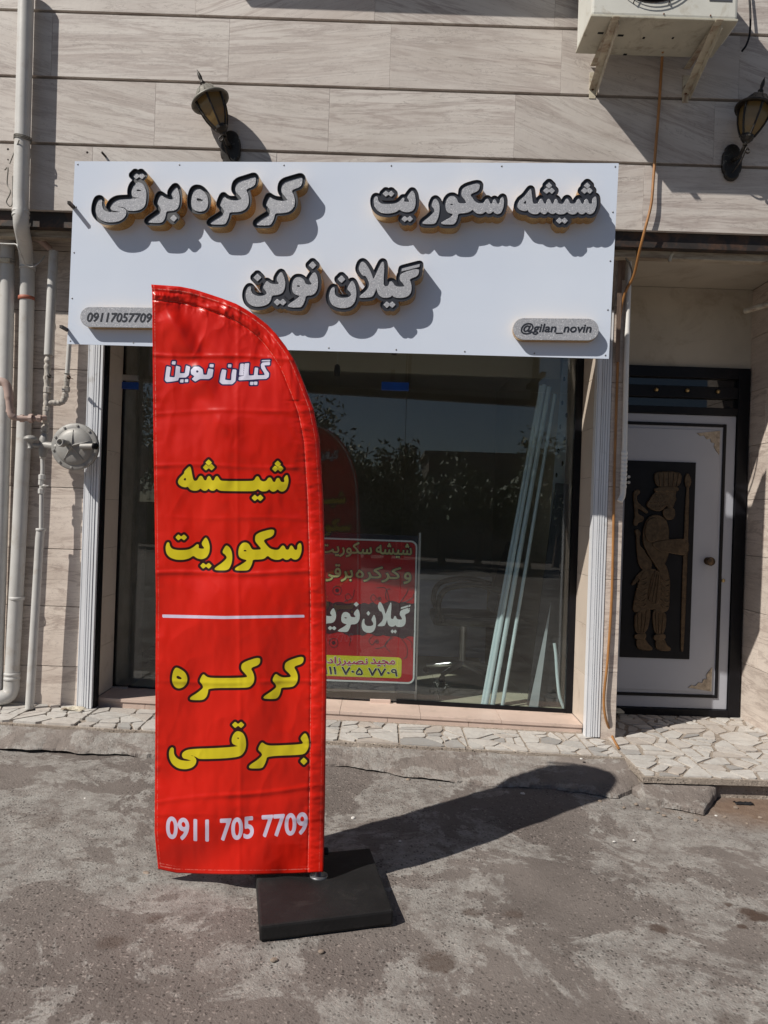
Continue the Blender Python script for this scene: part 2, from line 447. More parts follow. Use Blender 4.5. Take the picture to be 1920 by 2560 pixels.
def concrete_mat(name, a, b, speck=0.72, sc=1.0, patches=True, dirt_x=None, spots=()):
    """worn exposed-aggregate concrete: pale lime bloom with ringed edges, pebbles showing, brown damp spots"""
    ma, nt, bs = newmat(name)
    tc = N(nt, 'ShaderNodeTexCoord'); vec = tc.outputs['Object']
    c = ramp(nt, noise(nt, vec, 2.3 * sc, 7, 0.62), [(0.32, a), (0.66, b)])
    if patches:
        n1 = noise(nt, vec, 2.1 * sc, 12, 0.70, 0.5)
        pale = ramp(nt, n1, [(0.50, 0.0), (0.60, 1.0)])
        ring = ramp(nt, n1, [(0.49, 0.0), (0.525, 1.0), (0.56, 0.2), (0.60, 0.0)])
        brk = ramp(nt, noise(nt, vec, 11 * sc, 10, 0.75), [(0.38, 0.05), (0.58, 1.0)])
        c = mix(nt, mth(nt, 'MULTIPLY', mth(nt, 'MULTIPLY', pale, brk), 0.92), c, (0.335, 0.322, 0.30))
        c = mix(nt, mth(nt, 'MULTIPLY', mth(nt, 'MULTIPLY', ring, brk), 0.8), c, (0.38, 0.365, 0.34))
    dk = ramp(nt, noise(nt, vec, 5.0 * sc, 8, 0.7, 0.5), [(0.56, 0.0), (0.75, 1.0)])
    c = mix(nt, mth(nt, 'MULTIPLY', dk, 0.45), c, tuple(x * 0.55 for x in a))
    # aggregate
    vo = N(nt, 'ShaderNodeTexVoronoi'); vo.inputs['Scale'].default_value = 85
    wv = N(nt, 'ShaderNodeVectorMath', operation='ADD')
    nz = N(nt, 'ShaderNodeTexNoise'); nz.inputs['Scale'].default_value = 30
    L(nt, vec, nz.inputs['Vector'])
    sc2 = N(nt, 'ShaderNodeVectorMath', operation='SCALE'); sc2.inputs['Scale'].default_value = 0.022
    L(nt, nz.outputs['Color'], sc2.inputs[0])
    L(nt, vec, wv.inputs[0]); L(nt, sc2.outputs[0], wv.inputs[1])
    L(nt, wv.outputs[0], vo.inputs['Vector'])
    sepc = N(nt, 'ShaderNodeSeparateColor'); L(nt, vo.outputs['Color'], sepc.inputs[0])
    core = ramp(nt, vo.outputs['Distance'], [(0.30, 1.0), (0.50, 0.0)])
    isdark = ramp(nt, sepc.outputs[0], [(0.66, 0.0), (0.70, 1.0)])
    islite = ramp(nt, sepc.outputs[1], [(0.76, 0.0), (0.80, 1.0)])
    wear = ramp(nt, noise(nt, vec, 2.6, 6, 0.65), [(0.36, 0.3), (0.58, 1.0)])
    c = mix(nt, mth(nt, 'MULTIPLY', mth(nt, 'MULTIPLY', core, isdark), mth(nt, 'MULTIPLY', wear, speck)), c, tuple(x * 0.22 for x in a))
    c = mix(nt, mth(nt, 'MULTIPLY', mth(nt, 'MULTIPLY', core, islite), mth(nt, 'MULTIPLY', wear, speck * 0.7)), c, tuple(min(1, x * 2.1) for x in b))
    if dirt_x is not None:
        sp = N(nt, 'ShaderNodeSeparateXYZ'); L(nt, vec, sp.inputs[0])
        dx = mth(nt, 'DIVIDE', mth(nt, 'SUBTRACT', sp.outputs[0], dirt_x[0]), dirt_x[2])
        dy = mth(nt, 'DIVIDE', mth(nt, 'SUBTRACT', sp.outputs[1], dirt_x[1]), dirt_x[3])
        d2 = mth(nt, 'SQRT', mth(nt, 'ADD', mth(nt, 'MULTIPLY', dx, dx), mth(nt, 'MULTIPLY', dy, dy)))
        d2 = mth(nt, 'ADD', d2, mth(nt, 'MULTIPLY', noise(nt, vec, 4, 6, 0.65), 0.9))
        f = ramp(nt, mth(nt, 'MULTIPLY', d2, 0.5), [(0.42, 1.0), (0.74, 0.0)])
        soil = ramp(nt, noise(nt, vec, 18, 6, 0.7), [(0.3, (0.15, 0.095, 0.065)), (0.7, (0.25, 0.175, 0.125))])
        c = mix(nt, mth(nt, 'MULTIPLY', f, 0.85), c, soil)
    if spots:
        sp2 = N(nt, 'ShaderNodeSeparateXYZ'); L(nt, vec, sp2.inputs[0])
        wob = mth(nt, 'MULTIPLY', noise(nt, vec, 13, 7, 0.7), 1.9)
        for (sx, sy, sr, amt) in spots:
            dx = mth(nt, 'DIVIDE', mth(nt, 'SUBTRACT', sp2.outputs[0], sx), sr * 1.25)
            dy = mth(nt, 'DIVIDE', mth(nt, 'SUBTRACT', sp2.outputs[1], sy), sr)
            d2 = mth(nt, 'ADD', mth(nt, 'SQRT', mth(nt, 'ADD', mth(nt, 'MULTIPLY', dx, dx), mth(nt, 'MULTIPLY', dy, dy))), wob)
            f = ramp(nt, mth(nt, 'MULTIPLY', d2, 0.5), [(0.72, amt), (0.95, 0.0)])
            c = mix(nt, f, c, (0.075, 0.048, 0.036))
    L(nt, c, bs.inputs['Base Color'])
    bs.inputs['Roughness'].default_value = 0.85
    bs.inputs['Specular IOR Level'].default_value = 0.3
    h = mth(nt, 'ADD', mth(nt, 'MULTIPLY', mth(nt, 'MULTIPLY', core, wear), 0.3), mth(nt, 'ADD', noise(nt, vec, 22, 7, 0.7), mth(nt, 'MULTIPLY', noise(nt, vec, 170, 4, 0.7), 0.7)))
    bump(nt, bs, h, 0.6, 0.008)
    return ma

# ================================================================== levels
def SZ(x, y):
    """street surface height"""
    yy = min(max(y, 1.0), 6.0); xx = min(max(x, -5.0), 5.0)
    return 0.08 + 0.05 * (yy - 2.85) - 0.02 * (xx + 0.2)
def TZ(x, y=0):
    """paved strip in front of the building"""
    return 0.232 - 0.0225 * min(max(x, -4.0), 1.3)
def hit(px, py, zf):
    D = 3.5
    for _ in range(40):
        q = P(px, py, D)
        tz = zf(q.x, q.y)
        d1 = P(px, py, 1.0)
        D = (tz - CAMZ) / (d1.z - CAMZ)
    return P(px, py, D)

def vnoise(x, y, seed=0):
    """smooth value noise in numpy"""
    r = np.random.default_rng(seed).random((64, 64))
    x = np.asarray(x, float); y = np.asarray(y, float)
    xi = np.floor(x).astype(int); yi = np.floor(y).astype(int)
    fx = x - xi; fy = y - yi
    fx = fx * fx * (3 - 2 * fx); fy = fy * fy * (3 - 2 * fy)
    g = lambda a, b: r[a % 64, b % 64]
    return ((g(xi, yi) * (1 - fx) + g(xi + 1, yi) * fx) * (1 - fy) + (g(xi, yi + 1) * (1 - fx) + g(xi + 1, yi + 1) * fx) * fy) * 2 - 1
def fbm(x, y, seed=0, oct=4):
    s = 0; a = 1.0; f = 1.0
    for k in range(oct):
        s = s + a * vnoise(x * f, y * f, seed + k); a *= 0.5; f *= 2.03
    return s

def spot(px, py, r, a):
    q = hit(px, py, SZ); return (q.x, q.y, r, a)
SPOTS = [spot(1092, 2406, .07, .75), spot(1182, 2283, .035, .6), spot(1280, 2288, .04, .55), spot(1646, 2322, .035, .75),
         spot(1868, 2276, .04, .9), spot(1905, 2290, .05, .95), spot(1820, 2256, .025, .85), spot(1855, 2312, .02, .8),
         spot(120, 2060, .07, .45), spot(275, 2356, .05, .5), spot(390, 2300, .035, .5), spot(1820, 2548, .05, .5), spot(330, 2202, .03, .5)]
soil_c = hit(1905, 2030, SZ)
M['street'] = concrete_mat('street_concrete', (0.138, 0.118, 0.107), (0.200, 0.174, 0.158), dirt_x=(soil_c.x + .15, soil_c.y + 0.02, 0.75, 0.30), spots=SPOTS)
M['apron'] = concrete_mat('kerb_concrete', (0.165, 0.140, 0.125), (0.235, 0.205, 0.185), speck=0.35, sc=1.4, patches=True)
M['mortar'] = concrete_mat('pebble_mortar', (0.27, 0.225, 0.185), (0.38, 0.33, 0.28), speck=0.9, sc=2.0, patches=False)

# ------------------------------------------------------------------ street
def make_street():
    fx = list(np.arange(-2.6, 2.9, 0.035)); fy = list(np.arange(1.2, 4.45, 0.035))
    xs = [-300, -90, -30, -12, -6, -4] + fx + [3.5, 5, 9, 20, 60, 150, 300]
    ys = [-300, -90, -30, -12, -5, -2, 0, 0.7] + fy + [5.2, 7, 12, 30, 90, 300]
    X, Y = np.meshgrid(xs, ys)
    Z = np.vectorize(SZ)(X, Y)
    ins = (np.abs(X) < 2.9) & (Y > 1.1) & (Y < 4.5)
    Z = Z + np.where(ins, 0.006 * fbm(X * 1.7, Y * 1.7, 3, 3) + 0.0025 * fbm(X * 9, Y * 9, 9, 2), 0)
    nx, ny = len(xs), len(ys)
    v = np.stack([X.ravel(), Y.ravel(), Z.ravel()], 1)
    f = [(j * nx + i, j * nx + i + 1, (j + 1) * nx + i + 1, (j + 1) * nx + i) for j in range(ny - 1) for i in range(nx - 1)]
    me = bpy.data.meshes.new('street'); me.from_pydata(v.tolist(), [], f)
    me.polygons.foreach_set('use_smooth', [True] * len(f)); me.update()
    o = link('street', me, M['street']); tag(o, kind='structure')
make_street()

# ------------------------------------------------------------------ pavement of broken marble
PAV_X = 1.36                      # where the strip meets the wider entrance platform
def strip_edge(x): return 4.235 + 0.01 * math.sin(x * 3.1)
mb = MB()
mb.slab([(-4.5, 4.235), (PAV_X, 4.20), (PAV_X, 4.95), (-4.5, 4.95)], lambda x, y: -0.1, lambda x, y: TZ(x) - 0.004)
mb.slab([(PAV_X + .001, 3.90), (4.2, 3.92), (4.2, 5.25), (PAV_X + .001, 5.25)], lambda x, y: TZ(x) - 0.032, lambda x, y: TZ(x) - 0.004)
mb.slab([(PAV_X + .02, 3.935), (4.2, 3.955), (4.2, 5.2), (PAV_X + .02, 5.2)], lambda x, y: -0.1, lambda x, y: TZ(x) - 0.0325)
pav = mb.build('pavement', M['mortar']); tag(pav, kind='structure')

def clip(poly, nx, ny, c):
    """keep the side nx*x + ny*y <= c"""
    out = []
    for i in range(len(poly)):
        a, b = poly[i], poly[(i + 1) % len(poly)]
        da = nx * a[0] + ny * a[1] - c; db = nx * b[0] + ny * b[1] - c
        if da <= 0: out.append(a)
        if (da < 0 < db) or (db < 0 < da):
            t = da / (da - db); out.append((a[0] + (b[0] - a[0]) * t, a[1] + (b[1] - a[1]) * t))
    return out
def shards(region, n, gap, rs):
    x0 = min(p[0] for p in region); x1 = max(p[0] for p in region); y0 = min(p[1] for p in region); y1 = max(p[1] for p in region)
    seeds = [(x0 + (x1 - x0) * rs.random(), y0 + (y1 - y0) * rs.random()) for _ in range(n)]
    for _ in range(1):                                   # relax a little
        new = []
        for i, s in enumerate(seeds):
            near = min((t for j, t in enumerate(seeds) if j != i), key=lambda t: (t[0] - s[0]) ** 2 + (t[1] - s[1]) ** 2)
            d = Vector((s[0] - near[0], s[1] - near[1]))
            if d.length < 0.05: d = d.normalized() * (0.05 - d.length) * 0.5
            else: d = Vector((0, 0))
            new.append((s[0] + d.x, s[1] + d.y))
        seeds = new
    res = []
    for i, s in enumerate(seeds):
        poly = list(region)
        g = gap * (0.5 + 1.3 * rs.random())
        for j, t in enumerate(seeds):
            if j == i: continue
            nx, ny = t[0] - s[0], t[1] - s[1]; l = math.hypot(nx, ny)
            if l > 0.9 or l < 1e-4: continue
            nx /= l; ny /= l
            c = nx * (s[0] + t[0]) / 2 + ny * (s[1] + t[1]) / 2 - g / 2
            poly = clip(poly, nx, ny, c)
            if len(poly) < 3: break
        if len(poly) < 3: continue
        area = abs(sum(poly[k][0] * poly[(k + 1) % len(poly)][1] - poly[(k + 1) % len(poly)][0] * poly[k][1] for k in range(len(poly)))) / 2
        if area < 0.0012: continue
        # knock corners off unevenly
        out = []
        for k in range(len(poly)):
            a, b, c = poly[k - 1], poly[k], poly[(k + 1) % len(poly)]
            ta = 0.04 + 0.16 * rs.random(); tb = 0.04 + 0.16 * rs.random()
            out.append((b[0] + (a[0] - b[0]) * ta, b[1] + (a[1] - b[1]) * ta))
            out.append((b[0] + (c[0] - b[0]) * tb, b[1] + (c[1] - b[1]) * tb))
        jag = []
        for k in range(len(out)):
            a, b = out[k], out[(k + 1) % len(out)]
            jag.append(a)
            l = math.hypot(b[0] - a[0], b[1] - a[1])
            if l > 0.035:
                for q in (0.33, 0.68):
                    e = 0.05 * l * (rs.random() - 0.6) * min(1, .06 / l)
                    jag.append((a[0] + (b[0] - a[0]) * q + (b[1] - a[1]) / l * e, a[1] + (b[1] - a[1]) * q - (b[0] - a[0]) / l * e))
        res.append(jag)
    return res
rs = random.Random(5)
def lay(region, n, gap):
    for poly in shards(region, n, gap, rs):
        up = 0.0005 + 0.0035 * rs.random()
        cx = sum(p[0] for p in poly) / len(poly); cy = sum(p[1] for p in poly) / len(poly)
        mb = MB().slab(poly, lambda x, y: TZ(x) - 0.02, lambda x, y: TZ(x) + up)
        mb.build('paving_stone', M['marble'], pav, origin=(cx, cy, TZ(cx)))
# the strip is laid in bays about 0.33 m long, the platform in rows
xx = -2.75
while xx < PAV_X - 0.05:
    x2 = min(xx + 0.33 + 0.06 * rs.random(), PAV_X - 0.004)
    lay([(xx + .006, 4.245 - 0.008 * (xx + 2.7)), (x2 - .006, 4.245 - 0.008 * (x2 + 2.7)), (x2 - .006, 4.615), (xx + .006, 4.615)], 14, 0.011)
    xx = x2
xx = PAV_X + 0.01
while xx < 2.75:
    yy = 3.915
    x2 = xx + 0.36
    while yy < 5.15:
        y2 = min(yy + 0.34, 5.16)
        if y2 - yy > .1: lay([(xx + .006, yy + .006), (x2 - .006, yy + .006), (x2 - .006, y2 - .006), (xx + .006, y2 - .006)], 10, 0.017)
        yy = y2
    xx = x2

# ------------------------------------------------------------------ broken concrete apron below the pavement
def apron(name, back, front, seed, n=420, mrows=14, lift=0.020):
    """back, front: lists of (x, y, z) polylines with matching x parametrisation"""
    def samp(pl, t):
        t = t * (len(pl) - 1); i = min(int(t), len(pl) - 2); f = t - i
        return [pl[i][k] * (1 - f) + pl[i + 1][k] * f for k in range(3)]
    vs = []; fs = []
    for i in range(n + 1):
        t = i / n
        b = samp(back, t); f = samp(front, t)
        jag = 0.022 * float(fbm(f[0] * 7, 0.5, seed, 6))
        f = [f[0] + 0.01 * float(vnoise(f[0] * 14, 3.3, seed)), f[1] + jag, f[2]]
        touch = 0.004 + 0.012 * float(fbm(f[0] * 6, 8.1, seed + 3, 3))
        row = []
        for j in range(mrows + 1):
            s = j / mrows
            x = b[0] + (f[0] - b[0]) * s; y = b[1] + (f[1] - b[1]) * s
            z = b[2] + (f[2] + lift - b[2]) * (s ** 1.1) + 0.007 * float(fbm(x * 7, y * 7, seed + 5, 6))
            if j == mrows: z -= 0.003
            row.append((x, y, z))
        row.append((f[0], f[1] - 0.002 - 0.004 * rs.random(), f[2] + min(max(touch, -0.02), lift - .006)))
        row.append((f[0], f[1] + 0.05, f[2] + min(max(touch, -.02), lift - .006)))
        row.append((f[0], f[1] + 0.055, f[2] - 0.05))
        vs += row
    w = mrows + 4
    for i in range(n):
        for j in range(w - 1):
            fs.append((i * w + j, i * w + j + 1, (i + 1) * w + j + 1, (i + 1) * w + j))
    mb = MB().add(vs, fs, False)
    o = mb.build(name, M['apron']); tag(o, kind='structure')
    # keep the broken edge crisp
    return o
fl = []
for px, py in ((-300, 1862), (0, 1874), (324, 1891), (388, 1897), (600, 1905), (819, 1915), (960, 1933), (1090, 1955), (1220, 1969), (1380, 1972), (1539, 1992), (1600, 1975)):
    q = hit(px, py, SZ); fl.append((q.x, q.y, SZ(q.x, q.y)))
bl = [(p[0] if k < len(fl) - 1 else 1.42, 4.25 if p[0] < 1.25 else 4.16, TZ(p[0]) - 0.012) for k, p in enumerate(fl)]
apron('kerb', bl, fl, 21)
fl = []
for px, py in ((1580, 1985), (1614, 2009), (1680, 2024), (1753, 2036), (1782, 2005), (1800, 1992), (1850, 1972), (1990, 1982), (2200, 1995)):
    q = hit(px, py, SZ); fl.append((q.x, q.y, SZ(q.x, q.y)))
bl = [(p[0] if k else p[0] + .06, 3.925, TZ(p[0]) - 0.034) for k, p in enumerate(fl)]
apron('kerb', bl, fl, 33, n=220, lift=0.035)

# ================================================================== building
bld = thing('building', (0, 4.6, 0.2), 'pale veined stone building with a glass shopfront and a side entrance door', 'building')
D_O, D_W, D_G, D_D = 4.33, 4.62, 4.93, 5.16
Z_O = P(108, 525, D_O).z
XL = P(262, 900, 4.6).x; XR = P(1494, 900, 4.6).x
XPR = P(1562, 900, D_W).x
XJ = 2.43                            # right jamb of the entrance recess
# core behind the slabs of the projecting upper floor
MB().box(-4.2, 4.2, D_O + 0.020, 6.4, Z_O + 0.004, 7.0).build('wall_core', M['grout'], bld)
RH = 0.3735
def slab_rows():
    joints = {0: [230, 690, 1150, 1610], 1: [388, 823, 1288, 1787], 2: [130, 573, 977, 1405, 1850], 3: [60, 492, 940, 1390, 1840],
              4: [200, 640, 1080, 1530], 5: [380, 800, 1250, 1700], 6: [150, 600, 1060, 1500]}
    for r in range(7):
        z0 = Z_O + r * RH + (0.0 if r == 0 else 0.009); z1 = Z_O + (r + 1) * RH - 0.009
        ypx = 442 - r * 166
        xs = [-4.2, -3.1] + [P(j, ypx, D_O).x for j in joints[r]] + [3.0, 4.2]
        for a, b in zip(xs[:-1], xs[1:]):
            dy = 0.002 * rs.random()
            MB().box(a + .0004, b - .0004, D_O - dy, D_O + 0.026, z0, z1).build('stone_slab', M['stone'], bld, origin=((a + b) / 2, D_O, z0), bevel=0.0012)
slab_rows()
# old fixings left in the slabs
for px, py, qx, qy, r in ((254, 380, 268, 396, .006), (218, 381, 219, 382, .006), (20, 373, 21, 374, .006), (20, 399, 21, 400, .004)):
    a = P(px, py, D_O - .03 if qx - px > 5 else D_O - .004); b = P(qx, qy, D_O + .01)
    MB().tube([a, b], r, 8).build('old_fixing', M['steel_dark'], bld)
# window above, its sill throws the shadow at the top of the wall
win = MB().box(-1.05, 1.15, D_O - 0.03, D_O + 0.015, 4.815, 4.87).box(-1.05, 1.15, D_O - 0.03, D_O + 0.015, 5.9, 5.95) \
    .box(-1.05, -.99, D_O - 0.03, D_O + 0.015, 4.871, 5.899).box(1.09, 1.15, D_O - 0.03, D_O + 0.015, 4.871, 5.899).build('window', M['alu'], bld)
MB().box(-1.22, 1.25, D_O - 0.27, D_O - 0.004, 4.76, 4.81).build('sill', M['stone'], win, bevel=0.006)
MB().box(-0.985, 1.085, D_O - 0.018, D_O - 0.008, 4.875, 5.895).build('pane', M['glass_dark'], win)

# slot, beam and soffit under the projection
MB().box(-4.2, 4.2, D_O + 0.03, D_O + 0.085, Z_O - 0.085, Z_O + 0.002).build('shadow_gap_strip', M['steel_dark'], bld)  # dark steel-coloured strip standing in for the shadow gap above the beam
MB().box(-4.2, XPR - .02, D_O + 0.088, D_O + 0.15, Z_O - 0.125, Z_O - 0.02).build('beam', M['beam'], bld, bevel=0.004)
MB().box(XPR + .0, XJ - .002, D_O + 0.088, D_O + 0.15, Z_O - 0.125, Z_O - 0.02).build('beam', M['beam'], bld, bevel=0.004)
ZS = 3.075
MB().box(-4.2, 4.2, D_O + 0.152, 5.6, ZS, ZS + 0.06).build('soffit', M['plaster'], bld)

# lower walls
GL0 = P(222, 863, 4.56).x; GL1 = P(259, 863, 4.56).x
GR0 = P(1494, 905, 4.56).x; GR1 = P(1530, 905, 4.56).x
MB().box(-4.2, XL - 0.004, D_W + 0.022, D_G + 0.6, 0.0, ZS - 0.003).build('wall_core', M['grout'], bld)
zz = TZ(-2) - 0.03
hs = [0.26, 0.36, 0.345, 0.37, 0.35, 0.36, 0.35, 0.36, 0.36]
for r, h in enumerate(hs):
    z1 = min(zz + h, ZS - 0.004)
    edges = [-4.2, -2.9 - 0.25 * (r % 2), XL - 0.20 - (0.55 if r % 2 else 1.0), XL - 0.022]
    for a, b in zip(edges[:-1], edges[1:]):
        if b - a < .05: continue
        MB().box(a + .001, b - .001, D_W - 0.003 * rs.random(), D_W + 0.028, zz + .002, z1 - .002).build('wall_slab', M['stone_low'], bld, origin=((a + b) / 2, D_W, zz), bevel=0.0015)
    zz = z1
# pilaster between shop and entrance
MB().box(XR + 0.004, XPR - 0.012, D_W + 0.02, D_D + .3, 0.0, ZS - 0.003).build('wall_core', M['grout'], bld)
zz = TZ(1.2) - 0.03
for r, h in enumerate([0.42, 0.55, 0.55, 0.62, 0.45, 0.45]):
    z1 = min(zz + h, ZS - 0.004)
    if z1 - zz > .03:
        MB().box(GR1 + .004, XPR, 4.56, D_W + 0.03, zz + .0015, z1 - .0015).build('wall_slab', M['stone_low'], bld, origin=(XPR, D_W, zz), bevel=0.0015)
        MB().box(XPR - .014, XPR + .012, D_W + 0.031, D_D - .004, zz + .0015, z1 - .0015).build('wall_slab', M['stone_low'], bld, origin=(XPR, D_W + .1, zz), bevel=0.0015)
    zz = z1
# head above the shop opening (behind the sign)
MB().box(XL - 0.003, XR + 0.003, D_W + .03, D_G + 0.1, 2.76, ZS - 0.003).build('lintel', M['plaster'], bld)
# right wall of the entrance recess
MB().box(XJ + 0.022, 4.2, D_O + 0.18, D_D + 0.4, 0.0, ZS - 0.003).build('wall_core', M['grout'], bld)
zz = TZ(2.4) - 0.03
for r, h in enumerate([0.40, 0.36, 0.36, 0.37, 0.36, 0.36, 0.36, 0.36, 0.36]):
    z1 = min(zz + h, ZS - 0.004)
    if z1 - zz > .05:
        sp = D_O + 0.18 + (0.42 if r % 2 else 0.25)
        for a, b in ((D_O + 0.16, sp), (sp, D_D + .02)):
            MB().box(XJ - 0.004 * rs.random(), XJ + 0.03, a + .001, b - .001, zz + .0015, z1 - .0015).build('wall_slab', M['stone_low'], bld, origin=(XJ, a, zz), bevel=0.0015)
        MB().box(XJ + .031, 4.2, D_O + 0.155, D_O + 0.185, zz + .0015, z1 - .0015).build('wall_slab', M['stone_low'], bld, origin=(XJ + .5, D_O, zz), bevel=0.0015)
    zz = z1
# plastered wall over the door
ZDT = P(1700, 917, D_D).z
MB().box(XPR + .012, XJ - .002, D_D, D_D + 0.12, ZDT + .002, ZS - 0.003).build('plaster_wall', M['plaster'], bld)
MB().box(XPR + .012, XJ - .002, D_D + .06, D_D + 0.12, 0.1, ZDT).build('wall_core', M['grout'], bld)

# shutter guides: ribbed white aluminium posts
def guide(xa, xb, y0, z0, z1, label):
    w = xb - xa
    prof = []
    pts = [(0, .0), (.06, .0), (.06, .006), (.10, .006), (.10, 0), (.34, 0), (.34, .008), (.38, .008), (.38, -.004), (.46, -.004), (.46, .004), (.52, .004),
           (.52, -.004), (.62, -.004), (.62, .004), (.68, .004), (.68, -.004), (.80, -.004), (.80, .006), (.86, .006), (.86, 0), (1, 0)]
    poly = [(xa + u * w, y0 + d) for u, d in pts] + [(xb, y0 + .055), (xa, y0 + .055)]
    o = MB().slab(poly, z0, z1).build('shutter_guide', M['alu'], bld, origin=(xa, y0, z0))
    return o
guide(GL0, GL1, 4.555, TZ(GL0) + .004, 2.74, '')
guide(GR0, GR1, 4.555, TZ(GR0) + .004, 2.74, '')
MB().box(GL1 + .001, GL1 + .012, 4.58, 4.64, TZ(-1.8), 2.74).build('dark_gap_strip', M['black'], bld)  # black strip painted in for the dark gap beside the guide
# jamb tiles
for side, x0, x1 in ((0, XL - .02, XL), (1, XR, XR + .02)):
    zz = TZ(x0) + .05
    while zz < 2.75:
        z1 = min(zz + 0.30, 2.755)
        MB().box(x0, x1, D_W + (.05 if side == 0 else .0), D_G + .03, zz + .001, z1 - .001).build('jamb_tile', M['tile_jamb'], bld, origin=(x0, D_W, zz), bevel=0.001)
        zz = z1
MB().box(XR - .001, XR + .0185, D_W - 0.03, D_W - .001, TZ(1.2), 2.75).build('rough_edge', M['beam'], bld)
# threshold
def TH(x): return TZ(x) + 0.047
n = 6
for i in range(n):
    a = XL + (XR - XL) * i / n; b = XL + (XR - XL) * (i + 1) / n
    mb = MB().slab([(a + .001, 4.655), (b - .001, 4.655), (b - .001, D_G + .03), (a + .001, D_G + .03)], lambda x, y: TH(x) - .02, lambda x, y: TH(x))
    mb.build('threshold_tile', M['tile_pink'], bld, origin=(a, 4.65, TH(a)), bevel=0.0015)
    off = 0.2
    a2, b2 = max(a - off, XL + .002), min(b - off, XR - .002) if i < n - 1 else XR - .002
    mb = MB().slab([(a2 + .001, 4.662), (b2 - .001, 4.662), (b2 - .001, 4.69), (a2 + .001, 4.69)], lambda x, y: TZ(x) - .02, lambda x, y: TH(x) - .0215)
    mb.build('riser_tile', M['tile_pink'], bld, origin=(a2, 4.66, TH(a)), bevel=0.0015)
MB().slab([(XL, 4.70), (XR, 4.70), (XR, D_G + .1), (XL, D_G + .1)], 0, lambda x, y: TH(x) - .022).build('threshold_core', M['grout'], bld)

# glazing
ZT = 2.30
def pane(a, b, z0, z1, nm='window_pane'):
    return MB().slab([(a + .0015, D_G), (b - .0015, D_G), (b - .0015, D_G + .010), (a + .0015, D_G + .010)], z0 if callable(z0) else (lambda x, y: z0), z1).build(nm, M['glass'], bld)
seam = P(1003, 1400, D_G).x
s2 = P(560, 1400, D_G).x
zb = lambda x, y: TH(x) + 0.012
for a, b in ((XL + .012, s2), (s2, seam), (seam, XR - .045)):
    pane(a, b, zb, ZT - .0015)
for a, b in ((XL + .012, seam), (seam, XR - .045)):
    pane(a, b, ZT + .0015, 2.758)
# frame profiles
mb = MB().box(XR - .044, XR - .001, D_G - .018, D_G + .03, TH(1.2) + .001, 2.757)
mb.build('window_frame', M['black'], bld)
MB().slab([(seam, D_G - .014), (XR - .045, D_G - .014), (XR - .045, D_G - .001), (seam, D_G - .001)], lambda x, y: TH(x) + .001, lambda x, y: TH(x) + .026).build('window_frame', M['black'], bld)
MB().slab([(XL + .002, D_G + .011), (XR - .045, D_G + .011), (XR - .045, D_G + .03), (XL + .002, D_G + .03)], lambda x, y: TH(x) + .001, lambda x, y: TH(x) + .011).build('window_frame', M['black'], bld)
MB().box(XL + .001, XL + .011, D_G - .01, D_G + .02, TH(XL) + .001, 2.757).build('window_frame', M['black'], bld)
# patch fittings with blue film
def fitting(px0, py0, px1, py1, mat, nm='patch_fitting'):
    a = P(px0, py0, D_G - .02); b = P(px1, py1, D_G - .02)
    return MB().box(a.x, b.x, D_G - .022, D_G - .002, b.z, a.z).build(nm, mat, bld, bevel=0.003)
f1 = fitting(298, 936, 345, 952, M['chrome']); fitting(298, 954, 345, 973, M['film_blue'])
f2 = fitting(954, 954, 1022, 977, M['film_blue'])
fitting(270, 1716, 318, 1733, M['chrome'])
fitting(925, 1748, 976, 1766, M['tile_pink'], 'patch_fitting')

# ------------------------------------------------------------------ entrance door
door = thing('door', (1.95, D_D, 0.23), None, None)
door.parent = bld; door.location = Vector((1.95, D_D, 0.23)) - OFF[bld.name]
door['label'] = 'white metal door with a black relief panel and black frame'
def DX(px, py, d=0.0):
    q = P(px, py, D_D - d); return q.x, q.z
xl = XPR + .016
xr = DX(1872, 930)[0]; zt = ZDT - .003; z0 = DX(1700, 1780)[1]
xin = DX(1840, 1045)[0]; zl = DX(1700, 1037)[1]
mb = MB().box(xin, xr, D_D - .03, D_D + .05, z0 - .02, zt)
mb.box(xl, xin - .001, D_D - .03, D_D + .05, DX(1700, 945)[1], zt)
mb.box(xl, xin - .001, D_D - .03, D_D + .05, zl + .002, DX(1700, 1018)[1])
mb.box(xl, xin - .001, D_D - .028, D_D + .05, DX(1700, 995)[1], DX(1700, 966)[1])
mb.box(xl, xin - .001, D_D - .035, D_D + .05, z0 - .02, z0 + .028)
mb.build('frame', M['black'], door, bevel=0.003)
MB().box(xl, xin - .001, D_D + .01, D_D + .016, DX(1700, 1019)[1], DX(1700, 944)[1]).build('transom_pane', M['glass_dark'], door)
for px, py in ((1636, 976), (1713, 978), (1789, 981)):
    c = DX(px, py)
    MB().lathe((c[0], D_D - .026, c[1]), (0, -1, 0), [(0.0001, 0.026), (.010, .023), (.0145, .012), (.013, .004), (.008, .0), (.007, -.004)], 14).build('brass_ball', M['brass'], door)
